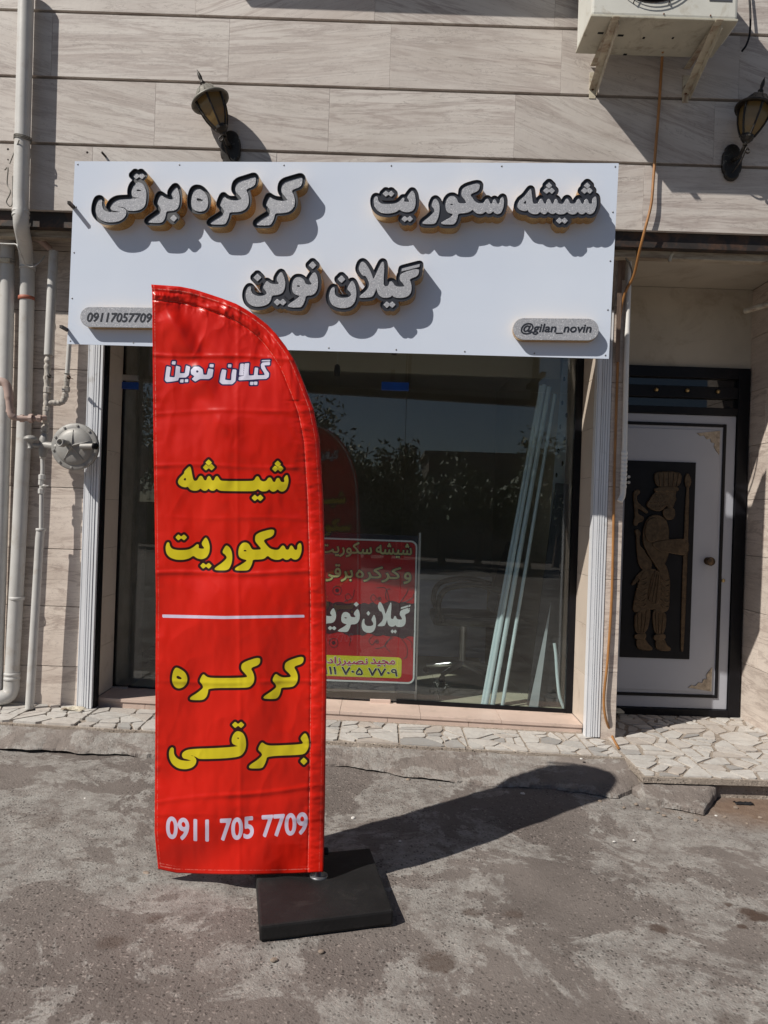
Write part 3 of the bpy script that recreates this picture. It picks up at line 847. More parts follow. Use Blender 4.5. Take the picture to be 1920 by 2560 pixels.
# leaf
zlb = z0 + .030
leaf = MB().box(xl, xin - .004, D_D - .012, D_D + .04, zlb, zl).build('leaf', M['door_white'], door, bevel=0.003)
mx = DX(1814, 1060)[0]; mz1 = DX(1700, 1058)[1]; mz0 = DX(1700, 1741)[1]
w = .021
MB().box(mx - w, mx, D_D - .022, D_D - .011, mz0, mz1).box(xl, mx - w - .0005, D_D - .022, D_D - .011, mz1 - w, mz1) \
    .box(xl, mx - w - .0005, D_D - .022, D_D - .011, mz0, mz0 + w).build('moulding', M['black'], leaf if False else door, bevel=0.004)
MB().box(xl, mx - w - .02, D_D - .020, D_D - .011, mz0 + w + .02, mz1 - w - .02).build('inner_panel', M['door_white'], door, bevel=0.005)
pa = DX(1550, 1641); pb = DX(1736, 1157)
MB().box(pa[0] - .01, pb[0], D_D - .030, D_D - .0195, pa[1], pb[1]).build('relief_panel', M['black'], door, bevel=0.004)

# ---- filled outlines -> solid meshes (used for relief, lettering)
def fill_mesh(loops, depth, bevel=0.0, res=1):
    cu = bpy.data.curves.new('tmp', 'CURVE'); cu.dimensions = '2D'; cu.fill_mode = 'BOTH'
    cu.extrude = max(depth / 2 - bevel, 0.0); cu.bevel_depth = bevel; cu.bevel_resolution = res
    for lp in loops:
        sp = cu.splines.new('POLY'); sp.points.add(len(lp) - 1)
        sp.points.foreach_set('co', [c for q in lp for c in (q[0], q[1], 0, 1)])
        sp.use_cyclic_u = True
    ob = bpy.data.objects.new('tmp', cu); COL.objects.link(ob)
    dg = bpy.context.evaluated_depsgraph_get()
    me = bpy.data.meshes.new_from_object(ob.evaluated_get(dg))
    bpy.data.objects.remove(ob); bpy.data.curves.remove(cu)
    return me
# local (x, y, z) of a flat outline -> wall plane: x right, y up, z towards the street
UP = Matrix(((1, 0, 0, 0), (0, 0, -1, 0), (0, 1, 0, 0), (0, 0, 0, 1)))
def wall_fill(name, loops, yback, depth, mat, parent, bevel=0.0, smooth=False, origin=None):
    """loops in world (x, z); a solid standing depth in front of the plane y = yback"""
    me = fill_mesh(loops, depth, bevel)
    me.transform(Matrix.Translation((0, yback - depth / 2, 0)) @ UP)
    me.materials.clear()
    if smooth: me.polygons.foreach_set('use_smooth', [True] * len(me.polygons))
    return link(name, me, mat, parent, origin)
def chaikin(poly, it=1, q=0.25):
    p = [tuple(a) for a in poly]
    for _ in range(it):
        o = []
        for i in range(len(p)):
            a, b = p[i], p[(i + 1) % len(p)]
            o.append((a[0] + (b[0] - a[0]) * q, a[1] + (b[1] - a[1]) * q))
            o.append((a[0] + (b[0] - a[0]) * (1 - q), a[1] + (b[1] - a[1]) * (1 - q)))
        p = o
    return p
def figpoly(pts):
    return [DX(1540 + x / 4.425, 1160 + y / 4.425, .03) for x, y in pts]
FIG = [
 ('relief_hat', [[(415, 105), (500, 90), (620, 90), (720, 110), (690, 255), (440, 260)]], .016),
 ('relief_hatband', [[(425, 262), (672, 255), (680, 300), (420, 310)]], .020),
 ('relief_hair', [[(430, 305), (540, 305), (590, 370), (560, 450), (480, 522), (380, 500), (328, 455), (380, 380)]], .018),
 ('relief_face', [[(540, 305), (660, 300), (640, 355), (658, 390), (636, 420), (620, 485), (555, 480)]], .014),
 ('relief_beard', [[(520, 500), (630, 485), (642, 560), (620, 608), (550, 610), (515, 560)]], .016),
 ('relief_body', [[(350, 590), (440, 560), (540, 620), (570, 720), (565, 850), (585, 900), (572, 980), (545, 1060), (480, 1195), (430, 1120), (330, 960), (288, 850), (300, 700)]], .020),
 ('relief_shoulder', [[(340, 620), (430, 590), (480, 660), (470, 760), (430, 850), (340, 860), (305, 760)]], .028),
 ('relief_arm', [[(370, 870), (560, 840), (790, 830), (780, 1010), (600, 980), (450, 950)]], .026),
 ('relief_skirt', [[(300, 1180), (400, 1160), (480, 1200), (530, 1100), (565, 1190), (585, 1300), (580, 1450), (570, 1640), (390, 1590), (200, 1640), (180, 1590), (230, 1350)]], .017),
 ('relief_pleat', [[(410, 1170), (480, 1210), (470, 1560), (330, 1500)]], .023),
 ('relief_leg', [[(200, 1636), (385, 1576), (330, 1866), (205, 1876)]], .018),
 ('relief_leg', [[(390, 1596), (552, 1636), (522, 1884), (415, 1874)]], .018),
 ('relief_cuff', [[(200, 1878), (322, 1868), (312, 1932), (202, 1934)]], .022),
 ('relief_cuff', [[(408, 1884), (532, 1878), (526, 1936), (414, 1946)]], .022),
 ('relief_boot', [[(215, 1936), (310, 1932), (340, 1990), (390, 2030), (385, 2056), (230, 2046)]], .018),
 ('relief_boot', [[(430, 1944), (522, 1936), (545, 2000), (592, 2032), (586, 2062), (440, 2052)]], .018),
 ('relief_spear', [[(770, 255), (808, 258), (745, 2068), (706, 2062)]], .010),
 ('relief_spearhead', [[(785, 95), (826, 180), (802, 262), (768, 250), (755, 170)]], .012),
 ('relief_dagger', [[(290, 1165), (310, 1190), (230, 1300), (165, 1342), (200, 1270)]], .014),
 ('relief_bow', [[(225, 290), (255, 300), (250, 325), (215, 345), (222, 430), (345, 525), (330, 545), (232, 470), (225, 560), (300, 590), (290, 630), (235, 640), (222, 680), (190, 665), (195, 620), (210, 600), (188, 340), (200, 305)]], .015),
 ('relief_quiver', [[(205, 735), (235, 725), (265, 770), (245, 800), (250, 910), (300, 950), (330, 1010), (390, 1080), (370, 1190), (300, 1180), (240, 1100), (225, 920), (222, 800)]], .015),
]
for nm, loops, dep in FIG:
    wall_fill(nm, [chaikin(figpoly(l), 2, 0.22) for l in loops], D_D - .030, dep, M['bronze'], door, bevel=min(.005, dep * .4), smooth=True)
# scale rows on the skirt, hair curls and pleat folds as raised strips
mbs = MB()
def fp(x, y, d): 
    q = DX(1540 + x / 4.425, 1160 + y / 4.425, .03); return Vector((q[0], D_D - .030 - d, q[1]))
for k in range(6):
    y = 1250 + k * 58
    mbs.tube(smooth_path([fp(x, y + dy, .019) for x, dy in ((235 - k * 6, 0), (280, 34), (335 - k * 3, 6))], 4), .0045, 6)
    mbs.tube(smooth_path([fp(x, y + dy, .019) for x, dy in ((490, 10), (535, 44), (578, 30))], 4), .0045, 6)
tag(mbs.build('relief_scales', M['bronze'], door), kind='stuff')
mbs = MB()
for x0, y0, x1, y1, d in [(425, 1200, 350, 1490, .024), (445, 1215, 390, 1520, .024), (465, 1225, 430, 1540, .024), (235, 1650, 240, 1860, .019), (280, 1640, 272, 1860, .019), (330, 1620, 300, 1855, .019),
                          (430, 1640, 440, 1868, .019), (470, 1650, 466, 1870, .019), (515, 1650, 498, 1872, .019), (470, 110, 478, 245, .017), (525, 100, 525, 245, .017), (580, 100, 575, 245, .017), (635, 105, 622, 245, .017), (685, 112, 662, 245, .017)]:
    mbs.tube([fp(x0, y0, d), fp(x1, y1, d)], .0045, 6)
tag(mbs.build('relief_folds', M['bronze'], door), kind='stuff')
mbs = MB()
for r in range(4):
    for k in range(5 - (r % 2)):
        x = 395 + k * 40 - r * 8 + (20 if r % 2 else 0); y = 345 + r * 42 - k * 2
        c = fp(x, y, .017)
        mbs.lathe(c, (0, -1, 0), [(.0001, .006), (.0035, .005), (.0055, 0)], 8)
tag(mbs.build('relief_curls', M['bronze'], door), kind='stuff')
# knob, keyhole, corner ornaments
c = DX(1766, 1402)
MB().lathe((c[0], D_D - .019, c[1]), (0, -1, 0), [(.026, 0), (.026, .004), (.012, .008), (.011, .03), (.024, .036), (.030, .048), (.027, .058), (.012, .063), (.0001, .064)], 24).build('knob', M['bronze'], door)
c = DX(1806, 1451)
MB().lathe((c[0], D_D - .012, c[1]), (0, -1, 0), [(.012, 0), (.012, .005), (.008, .008), (.0001, .008)], 16).build('lock_cylinder', M['brass'], door)
orn = [(0, 0), (-.15, -.02), (-.13, -.035), (-.105, -.03), (-.085, -.055), (-.06, -.05), (-.055, -.075), (-.03, -.08), (-.035, -.105), (-.02, -.13), (0, -.155)]
o1 = (mx - w - .026, mz1 - w - .026)
wall_fill('corner_ornament', [[(o1[0] + x, o1[1] + z) for x, z in orn]], D_D - .0195, .006, M['ornament'], door, bevel=.002)
o2 = (mx - w - .026, mz0 + w + .026)
wall_fill('corner_ornament', [[(o2[0] + x, o2[1] - z) for x, z in orn]], D_D - .0195, .006, M['ornament'], door, bevel=.002)

# ------------------------------------------------------------------ shop interior
RX0, RX1, RY1, RZ1 = -1.98, 1.62, 9.0, 2.95
ZF = 0.245
MB().box(XL - .6, XR + .02, D_G + .101, RY1, 0.0, ZF - .012).build('room_floor', M['grout'], bld)
tm = MB().box(-.2985, .2985, -.2985, .2985, -.012, 0).mesh('floor_tile')
tm.materials.append(M['floor_in'])
for i in range(6):
    for j in range(4):
        o = bpy.data.objects.new('floor_tile', tm); COL.objects.link(o); o.parent = bld
        o.location = Vector((-1.68 + i * .6, D_G + .101 + .3 + j * .6, ZF)) - OFF[bld.name]
MB().box(RX0 - .1, RX0, D_G + .61, RY1, 0.0, RZ1).build('room_wall', M['wall_in'], bld)
MB().box(XR + .03, XR + .13, D_G + .031, RY1, 0.0, RZ1).build('room_wall', M['wall_in'], bld)
MB().box(RX0 - .1, XR + .13, RY1, RY1 + .1, 0.0, RZ1).build('room_wall', M['wall_in'], bld)
MB().box(RX0 - .1, XR + .13, D_G + .101, RY1 + .1, RZ1, RZ1 + .1).build('room_ceiling', M['wall_in'], bld)
MB().box(XL, XR, 5.6, 5.66, 2.52, RZ1).build('bulkhead', M['wall_in'], bld)

# ================================================================== lettering outlines (traced, photograph pixels)
def T(ox, oy, sc, pts): return [(ox + x / sc, oy + y / sc) for x, y in pts]
def word(ox, oy, sc, bodies, holes=(), dots=()):
    """bodies and holes are rounded, dots keep their corners"""
    return {'body': [chaikin(T(ox, oy, sc, b), 2, 0.22) for b in bodies], 'hole': [chaikin(T(ox, oy, sc, h), 2, 0.22) for h in holes],
            'dot': [chaikin(T(ox, oy, sc, d), 1, 0.07) for d in dots]}
def dia(x, y, r=46): return [(x, y - r), (x + r, y), (x, y + r), (x - r, y)]
def pair(x0, y0, x1, y1, r=44):
    """two diamonds that touch"""
    return [(x0, y0 - r), ((x0 + x1) / 2, (y0 + y1) / 2 - r * .25), (x1, y1 - r), (x1 + r, y1), (x1, y1 + r), ((x0 + x1) / 2, (y0 + y1) / 2 + r * .25), (x0, y0 + r), (x0 - r, y0)]

S_KERKERE = word(500, 410, 5.53, [
 [(1418, 168), (1400, 300), (1255, 350), (1290, 420), (1310, 500), (1300, 570), (1260, 630), (1200, 660), (1120, 670), (1032, 672), (1020, 740), (990, 800), (965, 838), (830, 840), (775, 835), (785, 800), (870, 740), (960, 690), (968, 640), (940, 590), (905, 560), (950, 440), (985, 465), (1030, 490), (1100, 502), (1215, 498), (1180, 450), (1115, 375), (1135, 250), (1300, 200)],
 [(772, 160), (757, 290), (625, 340), (655, 400), (670, 470), (665, 550), (630, 610), (570, 645), (500, 655), (400, 657), (390, 720), (365, 780), (335, 828), (180, 828), (135, 818), (150, 790), (250, 730), (325, 675), (332, 640), (300, 590), (268, 560), (320, 430), (350, 460), (395, 490), (460, 495), (580, 485), (545, 430), (475, 365), (500, 245), (660, 195)],
 [(0, 340), (50, 378), (95, 440), (108, 520), (95, 590), (60, 635), (0, 650), (-68, 640), (-118, 600), (-130, 530), (-118, 430), (-93, 360), (-58, 335)]],
 [[(-58, 470), (-38, 460), (12, 475), (40, 492), (22, 508), (-18, 512), (-50, 500)]])
S_BARGHI = word(220, 410, 5.53, [
 [(1215, 305), (1240, 350), (1258, 430), (1255, 540), (1235, 600), (1190, 632), (1130, 640), (1072, 645), (1065, 710), (1040, 770), (1005, 805), (870, 805), (820, 798), (835, 770), (920, 710), (1000, 655), (1000, 610), (970, 560), (950, 540), (975, 450), (995, 420), (1030, 440), (1070, 470), (1130, 485), (1185, 480), (1140, 405), (1170, 350)],
 [(690, 243), (740, 260), (775, 310), (795, 370), (797, 440), (790, 520), (770, 580), (720, 620), (650, 637), (560, 637), (532, 630), (505, 600), (450, 580), (365, 578), (440, 592), (490, 607), (515, 635), (520, 665), (510, 705), (480, 745), (420, 782), (340, 797), (240, 795), (160, 760), (110, 700), (95, 640), (105, 560), (130, 490), (160, 478), (185, 490), (180, 560), (200, 620), (240, 650), (330, 662), (465, 655), (400, 645), (330, 635), (300, 610), (305, 570), (340, 520), (400, 485), (480, 478), (600, 475), (730, 460), (680, 455), (620, 450), (595, 420), (595, 360), (615, 300), (650, 260)]],
 [[(655, 352), (680, 340), (735, 355), (715, 370), (670, 368)]],
 [dia(1176, 741, 48), pair(656, 157, 737, 157, 42)])
S_SHISHE = word(1260, 430, 6.144, [
 [(1405, 372), (1420, 420), (1420, 520), (1395, 590), (1370, 630), (1320, 652), (1285, 640), (1258, 612), (1230, 640), (1195, 652), (1160, 640), (1135, 608), (1100, 645), (1050, 655), (1000, 640), (970, 610), (930, 645), (870, 652), (820, 645), (795, 622), (765, 645), (730, 645), (700, 630), (675, 605), (640, 645), (610, 650), (575, 630), (555, 608), (520, 645), (460, 650), (410, 635), (380, 610), (362, 575), (345, 600), (300, 600), (240, 580), (208, 540), (215, 490), (250, 430), (320, 380), (400, 270), (415, 270), (425, 350), (440, 470), (460, 495), (520, 490), (545, 435), (570, 410), (595, 440), (615, 492), (650, 492), (665, 430), (690, 412), (712, 445), (730, 492), (765, 492), (780, 430), (800, 414), (820, 440), (835, 490), (900, 498), (930, 470), (950, 425), (972, 410), (995, 440), (1010, 485), (1060, 495), (1105, 480), (1125, 430), (1148, 414), (1170, 440), (1190, 492), (1225, 492), (1240, 435), (1268, 414), (1290, 440), (1300, 487), (1340, 495), (1360, 480), (1355, 420)]],
 [[(292, 480), (340, 430), (348, 495), (310, 490)]],
 [dia(692, 212), pair(652, 290, 734, 290, 46), dia(1279, 212), pair(1235, 290, 1315, 290, 46), pair(849, 750, 932, 750, 46)])
S_SECURIT = word(910, 420, 4.254, [
 [(1478, 305), (1490, 360), (1480, 430), (1455, 480), (1420, 493), (1390, 480), (1375, 458), (1345, 485), (1315, 485), (1297, 460), (1260, 488), (1210, 488), (1175, 465), (1155, 440), (1130, 465), (1080, 480), (1000, 485), (995, 530), (975, 580), (950, 602), (850, 602), (818, 590), (850, 565), (920, 530), (955, 490), (900, 480), (875, 450), (868, 400), (880, 340), (910, 305), (950, 300), (985, 325), (1003, 375), (1040, 380), (1095, 378), (1070, 330), (1035, 295), (1050, 210), (1232, 156), (1225, 240), (1125, 280), (1150, 320), (1180, 360), (1220, 380), (1275, 378), (1295, 340), (1315, 328), (1330, 350), (1340, 382), (1365, 382), (1375, 345), (1390, 332), (1405, 355), (1420, 387), (1445, 378), (1450, 335)],
 [(760, 328), (785, 350), (805, 400), (800, 480), (785, 540), (755, 597), (660, 597), (620, 592), (640, 565), (700, 520), (755, 465), (745, 430), (718, 405), (740, 345)],
 [(515, 240), (540, 280), (550, 340), (545, 410), (520, 455), (470, 472), (410, 465), (378, 440), (340, 470), (260, 487), (190, 480), (140, 450), (110, 400), (105, 340), (120, 305), (145, 308), (150, 350), (175, 380), (230, 388), (330, 385), (385, 355), (415, 316), (432, 328), (422, 362), (495, 365), (458, 315), (490, 270)]],
 [[(915, 388), (935, 379), (955, 390), (940, 398), (920, 397)]],
 [pair(233, 275, 290, 276, 31), pair(432, 544, 489, 543, 31)])
S_GILAN = word(800, 620, 5.53, [
 [(1372, 278), (1360, 385), (1235, 430), (1255, 480), (1268, 540), (1258, 620), (1220, 665), (1150, 690), (1060, 690), (1020, 675), (1000, 652), (970, 680), (920, 690), (860, 685), (815, 650), (790, 590), (785, 545), (765, 600), (735, 660), (710, 680), (600, 690), (545, 685), (560, 660), (640, 600), (680, 540), (682, 480), (655, 420), (625, 380), (600, 390), (560, 340), (535, 290), (560, 210), (595, 188), (640, 230), (690, 310), (720, 380), (740, 440), (770, 380), (820, 270), (860, 192), (885, 202), (888, 300), (880, 420), (878, 510), (900, 535), (945, 530), (965, 480), (985, 462), (1010, 480), (1025, 515), (1070, 540), (1178, 537), (1150, 490), (1100, 440), (1118, 350)],
 [(445, 450), (480, 500), (500, 570), (502, 660), (485, 740), (440, 800), (370, 830), (270, 832), (185, 800), (140, 740), (128, 660), (150, 580), (180, 545), (205, 550), (200, 610), (215, 660), (260, 690), (330, 695), (400, 685), (438, 655), (420, 610), (376, 570), (405, 510)]],
 [], [dia(298, 433, 51), pair(924, 785, 1000, 784, 43), [(1378, 226), (1374, 262), (1128, 324), (1138, 288)]])
S_NOVIN = word(590, 620, 5.53, [
 [(1090, 332), (1120, 380), (1135, 450), (1130, 550), (1100, 620), (1050, 655), (965, 660), (955, 720), (930, 780), (900, 822), (770, 822), (712, 808), (740, 775), (840, 710), (895, 660), (830, 650), (785, 610), (778, 540), (790, 460), (830, 410), (890, 408), (940, 440), (965, 510), (1065, 510), (1008, 440), (1050, 370)],
 [(630, 328), (665, 400), (683, 480), (675, 560), (645, 620), (590, 650), (495, 655), (485, 720), (450, 770), (390, 800), (300, 815), (220, 800), (160, 750), (135, 670), (145, 590), (180, 535), (210, 540), (205, 590), (230, 640), (300, 670), (370, 668), (430, 640), (420, 600), (373, 550), (410, 480), (430, 458), (470, 490), (520, 505), (608, 502), (558, 440), (590, 370)]],
 [[(835, 525), (860, 512), (895, 528), (880, 542), (850, 540)]],
 [dia(1060, 240, 51), dia(299, 410, 52), pair(570, 751, 650, 751, 45)])
# on the banner
B_SHISHE = word(430, 1140, 5.352, [
 [(1538, 245), (1555, 290), (1560, 340), (1545, 410), (1520, 455), (1480, 478), (1440, 470), (1415, 440), (1385, 470), (1350, 478), (1320, 465), (1302, 440), (1270, 470), (1220, 475), (1180, 465), (1152, 438), (1120, 465), (1060, 472), (680, 468), (630, 460), (598, 432), (570, 462), (540, 465), (510, 455), (492, 430), (465, 462), (430, 465), (400, 450), (385, 430), (350, 460), (290, 465), (240, 448), (212, 405), (190, 420), (140, 412), (95, 385), (78, 345), (100, 295), (165, 235), (165, 205), (235, 132), (252, 150), (265, 220), (285, 320), (310, 335), (340, 325), (365, 275), (390, 262), (412, 280), (430, 325), (462, 328), (475, 280), (500, 265), (520, 285), (535, 328), (565, 328), (580, 280), (605, 265), (625, 290), (650, 330), (700, 335), (1070, 337), (1105, 320), (1120, 285), (1145, 268), (1165, 285), (1180, 325), (1225, 345), (1265, 330), (1285, 295), (1312, 285), (1335, 305), (1350, 345), (1380, 350), (1395, 305), (1420, 290), (1442, 305), (1455, 345), (1490, 352), (1508, 340), (1495, 298)]],
 [[(150, 318), (185, 280), (192, 330), (165, 326)]],
 [dia(492, 88, 44), pair(455, 152, 532, 150, 42), dia(1415, 104, 44), pair(1380, 170, 1453, 168, 42), pair(1108, 560, 1182, 560, 44)])
B_SECURIT = word(400, 1310, 4.484, [
 [(1575, 205), (1588, 250), (1585, 320), (1560, 380), (1525, 402), (1490, 395), (1468, 375), (1440, 400), (1405, 402), (1378, 378), (1345, 400), (1290, 402), (1240, 382), (1208, 352), (1170, 390), (1110, 398), (1040, 398), (1035, 440), (1010, 495), (985, 522), (870, 522), (835, 512), (850, 490), (920, 450), (985, 405), (925, 392), (885, 370), (878, 310), (890, 250), (925, 212), (965, 205), (1000, 225), (1030, 285), (1060, 290), (1142, 285), (1110, 245), (1062, 190), (1075, 105), (1285, 48), (1275, 135), (1155, 178), (1185, 225), (1230, 275), (1290, 292), (1335, 288), (1365, 245), (1385, 240), (1400, 258), (1412, 288), (1445, 288), (1460, 245), (1478, 240), (1495, 262), (1510, 292), (1540, 288), (1540, 235)],
 [(745, 235), (785, 265), (808, 320), (812, 390), (800, 455), (765, 520), (640, 520), (607, 510), (625, 485), (700, 435), (755, 380), (735, 345), (697, 318), (720, 270)],
 [(518, 145), (545, 190), (560, 250), (555, 320), (525, 375), (470, 397), (415, 385), (375, 352), (330, 385), (260, 402), (180, 400), (110, 375), (72, 330), (62, 260), (80, 205), (105, 205), (112, 250), (140, 282), (210, 295), (320, 290), (380, 258), (420, 222), (438, 235), (430, 275), (508, 278), (462, 225), (490, 175)]],
 [[(925, 298), (955, 287), (982, 300), (955, 310)]],
 [pair(207, 150, 270, 150, 34), pair(485, 468, 548, 468, 34)])
B_KERKERE = word(410, 1630, 4.484, [
 [(1568, 38), (1562, 128), (1450, 162), (1485, 215), (1502, 270), (1495, 335), (1455, 385), (1395, 395), (1312, 398), (1308, 440), (1290, 490), (1258, 525), (1150, 525), (1110, 518), (1125, 492), (1200, 445), (1262, 395), (1250, 355), (1210, 318), (1250, 238), (1290, 270), (1340, 288), (1432, 280), (1405, 240), (1348, 188), (1362, 105)],
 [(1082, 50), (1075, 140), (968, 178), (1000, 230), (1015, 290), (1005, 345), (965, 390), (910, 400), (500, 402), (495, 450), (480, 500), (440, 538), (330, 538), (288, 530), (300, 502), (380, 455), (445, 400), (430, 360), (395, 325), (440, 240), (475, 275), (520, 290), (700, 292), (860, 288), (942, 282), (915, 245), (862, 190), (875, 118)],
 [(135, 170), (185, 190), (240, 230), (265, 290), (255, 350), (215, 395), (165, 410), (120, 390), (92, 335), (92, 270), (108, 205)]],
 [[(138, 272), (160, 262), (208, 295), (190, 308), (145, 298)]])
B_BARGHI = word(400, 1790, 4.254, [
 [(1545, 172), (1575, 225), (1588, 290), (1575, 350), (1545, 395), (1500, 412), (1140, 425), (1130, 470), (1110, 520), (1085, 555), (980, 557), (942, 550), (955, 520), (1040, 465), (1092, 415), (1075, 385), (1038, 355), (1082, 272), (1115, 300), (1160, 315), (1300, 312), (1532, 298), (1510, 265), (1490, 235)],
 [(830, 158), (880, 175), (908, 225), (918, 300), (905, 365), (870, 415), (820, 435), (680, 450), (420, 458), (395, 440), (350, 418), (275, 412), (350, 424), (380, 445), (390, 475), (378, 515), (340, 550), (270, 567), (190, 555), (130, 510), (100, 450), (95, 390), (108, 345), (130, 330), (148, 340), (148, 400), (170, 440), (220, 470), (300, 478), (355, 468), (290, 460), (245, 448), (232, 415), (245, 385), (290, 358), (380, 348), (560, 342), (760, 330), (870, 312), (800, 310), (768, 290), (762, 250), (775, 205), (800, 170)]],
 [[(808, 237), (830, 226), (858, 235), (835, 246)]],
 [pair(800, 93, 864, 93, 34), dia(1530, 480, 40)])
B_GILAN = word(400, 890, 5.53, [], [], [
 [(1530, 52), (1525, 72), (1402, 75), (1408, 58)],
 [(1525, 82), (1518, 128), (1442, 130), (1470, 190), (1510, 240), (1505, 290), (1470, 318), (1340, 322), (1240, 330), (1085, 338), (1092, 288), (1160, 278), (1170, 105), (1235, 98), (1225, 200), (1228, 272), (1300, 268), (1312, 160), (1360, 165), (1350, 268), (1448, 265), (1440, 235), (1400, 170), (1395, 120), (1415, 92)],
 [(1160, 105), (1152, 270), (1092, 270), (1110, 110)],
 [(1060, 190), (1045, 350), (1000, 392), (860, 392), (822, 360), (840, 250), (860, 185), (920, 195), (900, 330), (985, 338), (990, 250), (1005, 185)],
 [(990, 115), (985, 160), (938, 158), (942, 115)],
 [(1350, 355), (1345, 400), (1300, 402), (1302, 355)], [(1292, 358), (1288, 402), (1242, 402), (1246, 358)],
 [(745, 115), (738, 160), (682, 155), (690, 115)],
 [(740, 185), (722, 290), (680, 320), (555, 318), (490, 355), (440, 320), (480, 280), (432, 250), (428, 195), (470, 150), (540, 148), (590, 185), (600, 260), (648, 262), (668, 175)],
 [(420, 150), (400, 265), (360, 298), (265, 300), (250, 340), (180, 352), (95, 362), (68, 335), (80, 240), (95, 142), (152, 155), (132, 290), (205, 295), (222, 135), (282, 150), (275, 240), (345, 238), (362, 130)],
 [(220, 72), (212, 122), (162, 115), (172, 72)],
 [(395, 322), (390, 362), (342, 362), (348, 322)], [(330, 322), (325, 368), (275, 368), (282, 325)]])
B_GILAN['hole'] = [chaikin(T(400, 890, 5.53, [(500, 205), (520, 195), (540, 215), (520, 235), (502, 228)]), 1)]

def loops_of(w): return w['body'] + w['hole'] + w['dot']
def sdf(loops, X, Y):
    """signed distance (negative inside, even-odd) to closed loops"""
    d2 = np.full(X.shape, 1e9); ins = np.zeros(X.shape, bool)
    for lp in loops:
        a = np.asarray(lp, float); b = np.roll(a, -1, 0)
        for (x0, y0), (x1, y1) in zip(a, b):
            dx, dy = x1 - x0, y1 - y0
            l2 = dx * dx + dy * dy
            if l2 < 1e-12: continue
            t = np.clip(((X - x0) * dx + (Y - y0) * dy) / l2, 0, 1)
            ex = X - x0 - t * dx; ey = Y - y0 - t * dy
            np.minimum(d2, ex * ex + ey * ey, out=d2)
            if y0 != y1:
                cr = ((y0 > Y) != (y1 > Y)) & (X < dx * (Y - y0) / dy + x0)
                ins ^= cr
    d = np.sqrt(d2)
    return np.where(ins, -d, d)
def contours(F, x0, y0, st, level):
    """marching squares: closed loops where F == level"""
    G = F - level
    ny, nx = G.shape
    s = G < 0
    seg = {}
    def ep(i, j, k, l):
        a, b = G[i, j], G[k, l]; t = a / (a - b)
        return (x0 + (j + (l - j) * t) * st, y0 + (i + (k - i) * t) * st)
    pts = {}
    nxt = {}
    cells = np.argwhere((s[:-1, :-1] != s[1:, 1:]) | (s[:-1, :-1] != s[:-1, 1:]) | (s[:-1, :-1] != s[1:, :-1]))
    adj = {}
    for i, j in cells:
        i = int(i); j = int(j)
        c = (bool(s[i, j]), bool(s[i, j + 1]), bool(s[i + 1, j + 1]), bool(s[i + 1, j]))
        E = [('h', i, j), ('v', i, j + 1), ('h', i + 1, j), ('v', i, j)]
        cut = [c[0] != c[1], c[1] != c[2], c[2] != c[3], c[3] != c[0]]
        ends = [E[k] for k in range(4) if cut[k]]
        corner = {('h', i, j): (i, j, i, j + 1), ('v', i, j + 1): (i, j + 1, i + 1, j + 1), ('h', i + 1, j): (i + 1, j, i + 1, j + 1), ('v', i, j): (i, j, i + 1, j)}
        for e in ends:
            if e not in pts: pts[e] = ep(*corner[e])
        prs = [(ends[0], ends[1])] if len(ends) == 2 else ([(E[0], E[1]), (E[2], E[3])] if c[0] else [(E[0], E[3]), (E[1], E[2])])
        for a, b in prs:
            adj.setdefault(a, []).append(b); adj.setdefault(b, []).append(a)
    out = []; seen = set()
    for st0 in adj:
        if st0 in seen: continue
        lp = [st0]; seen.add(st0); cur = st0; prev = None
        while True:
            n2 = [q for q in adj[cur] if q != prev and q not in seen]
            if not n2: break
            prev, cur = cur, n2[0]; seen.add(cur); lp.append(cur)
        if len(lp) > 8: out.append([pts[q] for q in lp])
    return out
def thin(lp, k=2): return lp[::k]

# ================================================================== shop sign
D_S = 4.297
# the board hangs close to the wall at its left end and stands further out at its right end
S_C0, S_C1 = 4.115, -0.098
S_L = math.sqrt(1 + S_C1 * S_C1)
SIGN_M = Matrix.Translation((0, S_C0, 0)) @ Matrix.Rotation(math.atan(S_C1), 4, 'Z') @ Matrix.Translation((0, -D_S, 0))
SIGN_I = SIGN_M.inverted()
def SX(px, py, d=0.0):
    """position on the board (along it, height) of a photograph pixel, d in front of its face"""
    q = P(px, py, 1.0)
    y = (S_C0 - d * S_L) / (1 - S_C1 * q.x)
    w = SIGN_I @ Vector((q.x * y, y, CAMZ + (q.z - CAMZ) * y))
    return (w.x, w.z)
sTL, sTR, sBR, sBL = SX(187, 403), SX(1547, 408), SX(1522, 897), SX(168, 860)
sign = thing('shop_sign', (sBL[0] / 2 + sBR[0] / 2, D_S, sBR[1]), 'wide white shop sign with raised silver lettering above the shopfront', 'sign')
def panel_mat():
    ma, nt, bs = newmat('sign_panel')
    vec = objvec(nt, False)
    c = ramp(nt, noise(nt, vec, 1.5, 4, 0.5), [(0.3, (0.585, 0.65, 0.765)), (0.7, (0.625, 0.69, 0.795))])
    L(nt, c, bs.inputs['Base Color'])
    bs.inputs['Roughness'].default_value = 0.22
    mp = N(nt, 'ShaderNodeMapping'); mp.inputs['Scale'].default_value = (0.15, 1, 2.2); L(nt, vec, mp.inputs[0])
    bump(nt, bs, noise(nt, mp.outputs[0], 1.6, 2, 0.4), 0.12, 0.02)
    return ma
M['panel'] = panel_mat()
wall_fill('panel', [[sTL, sTR, sBR, sBL]], D_S + .006, .006, M['panel'], sign)
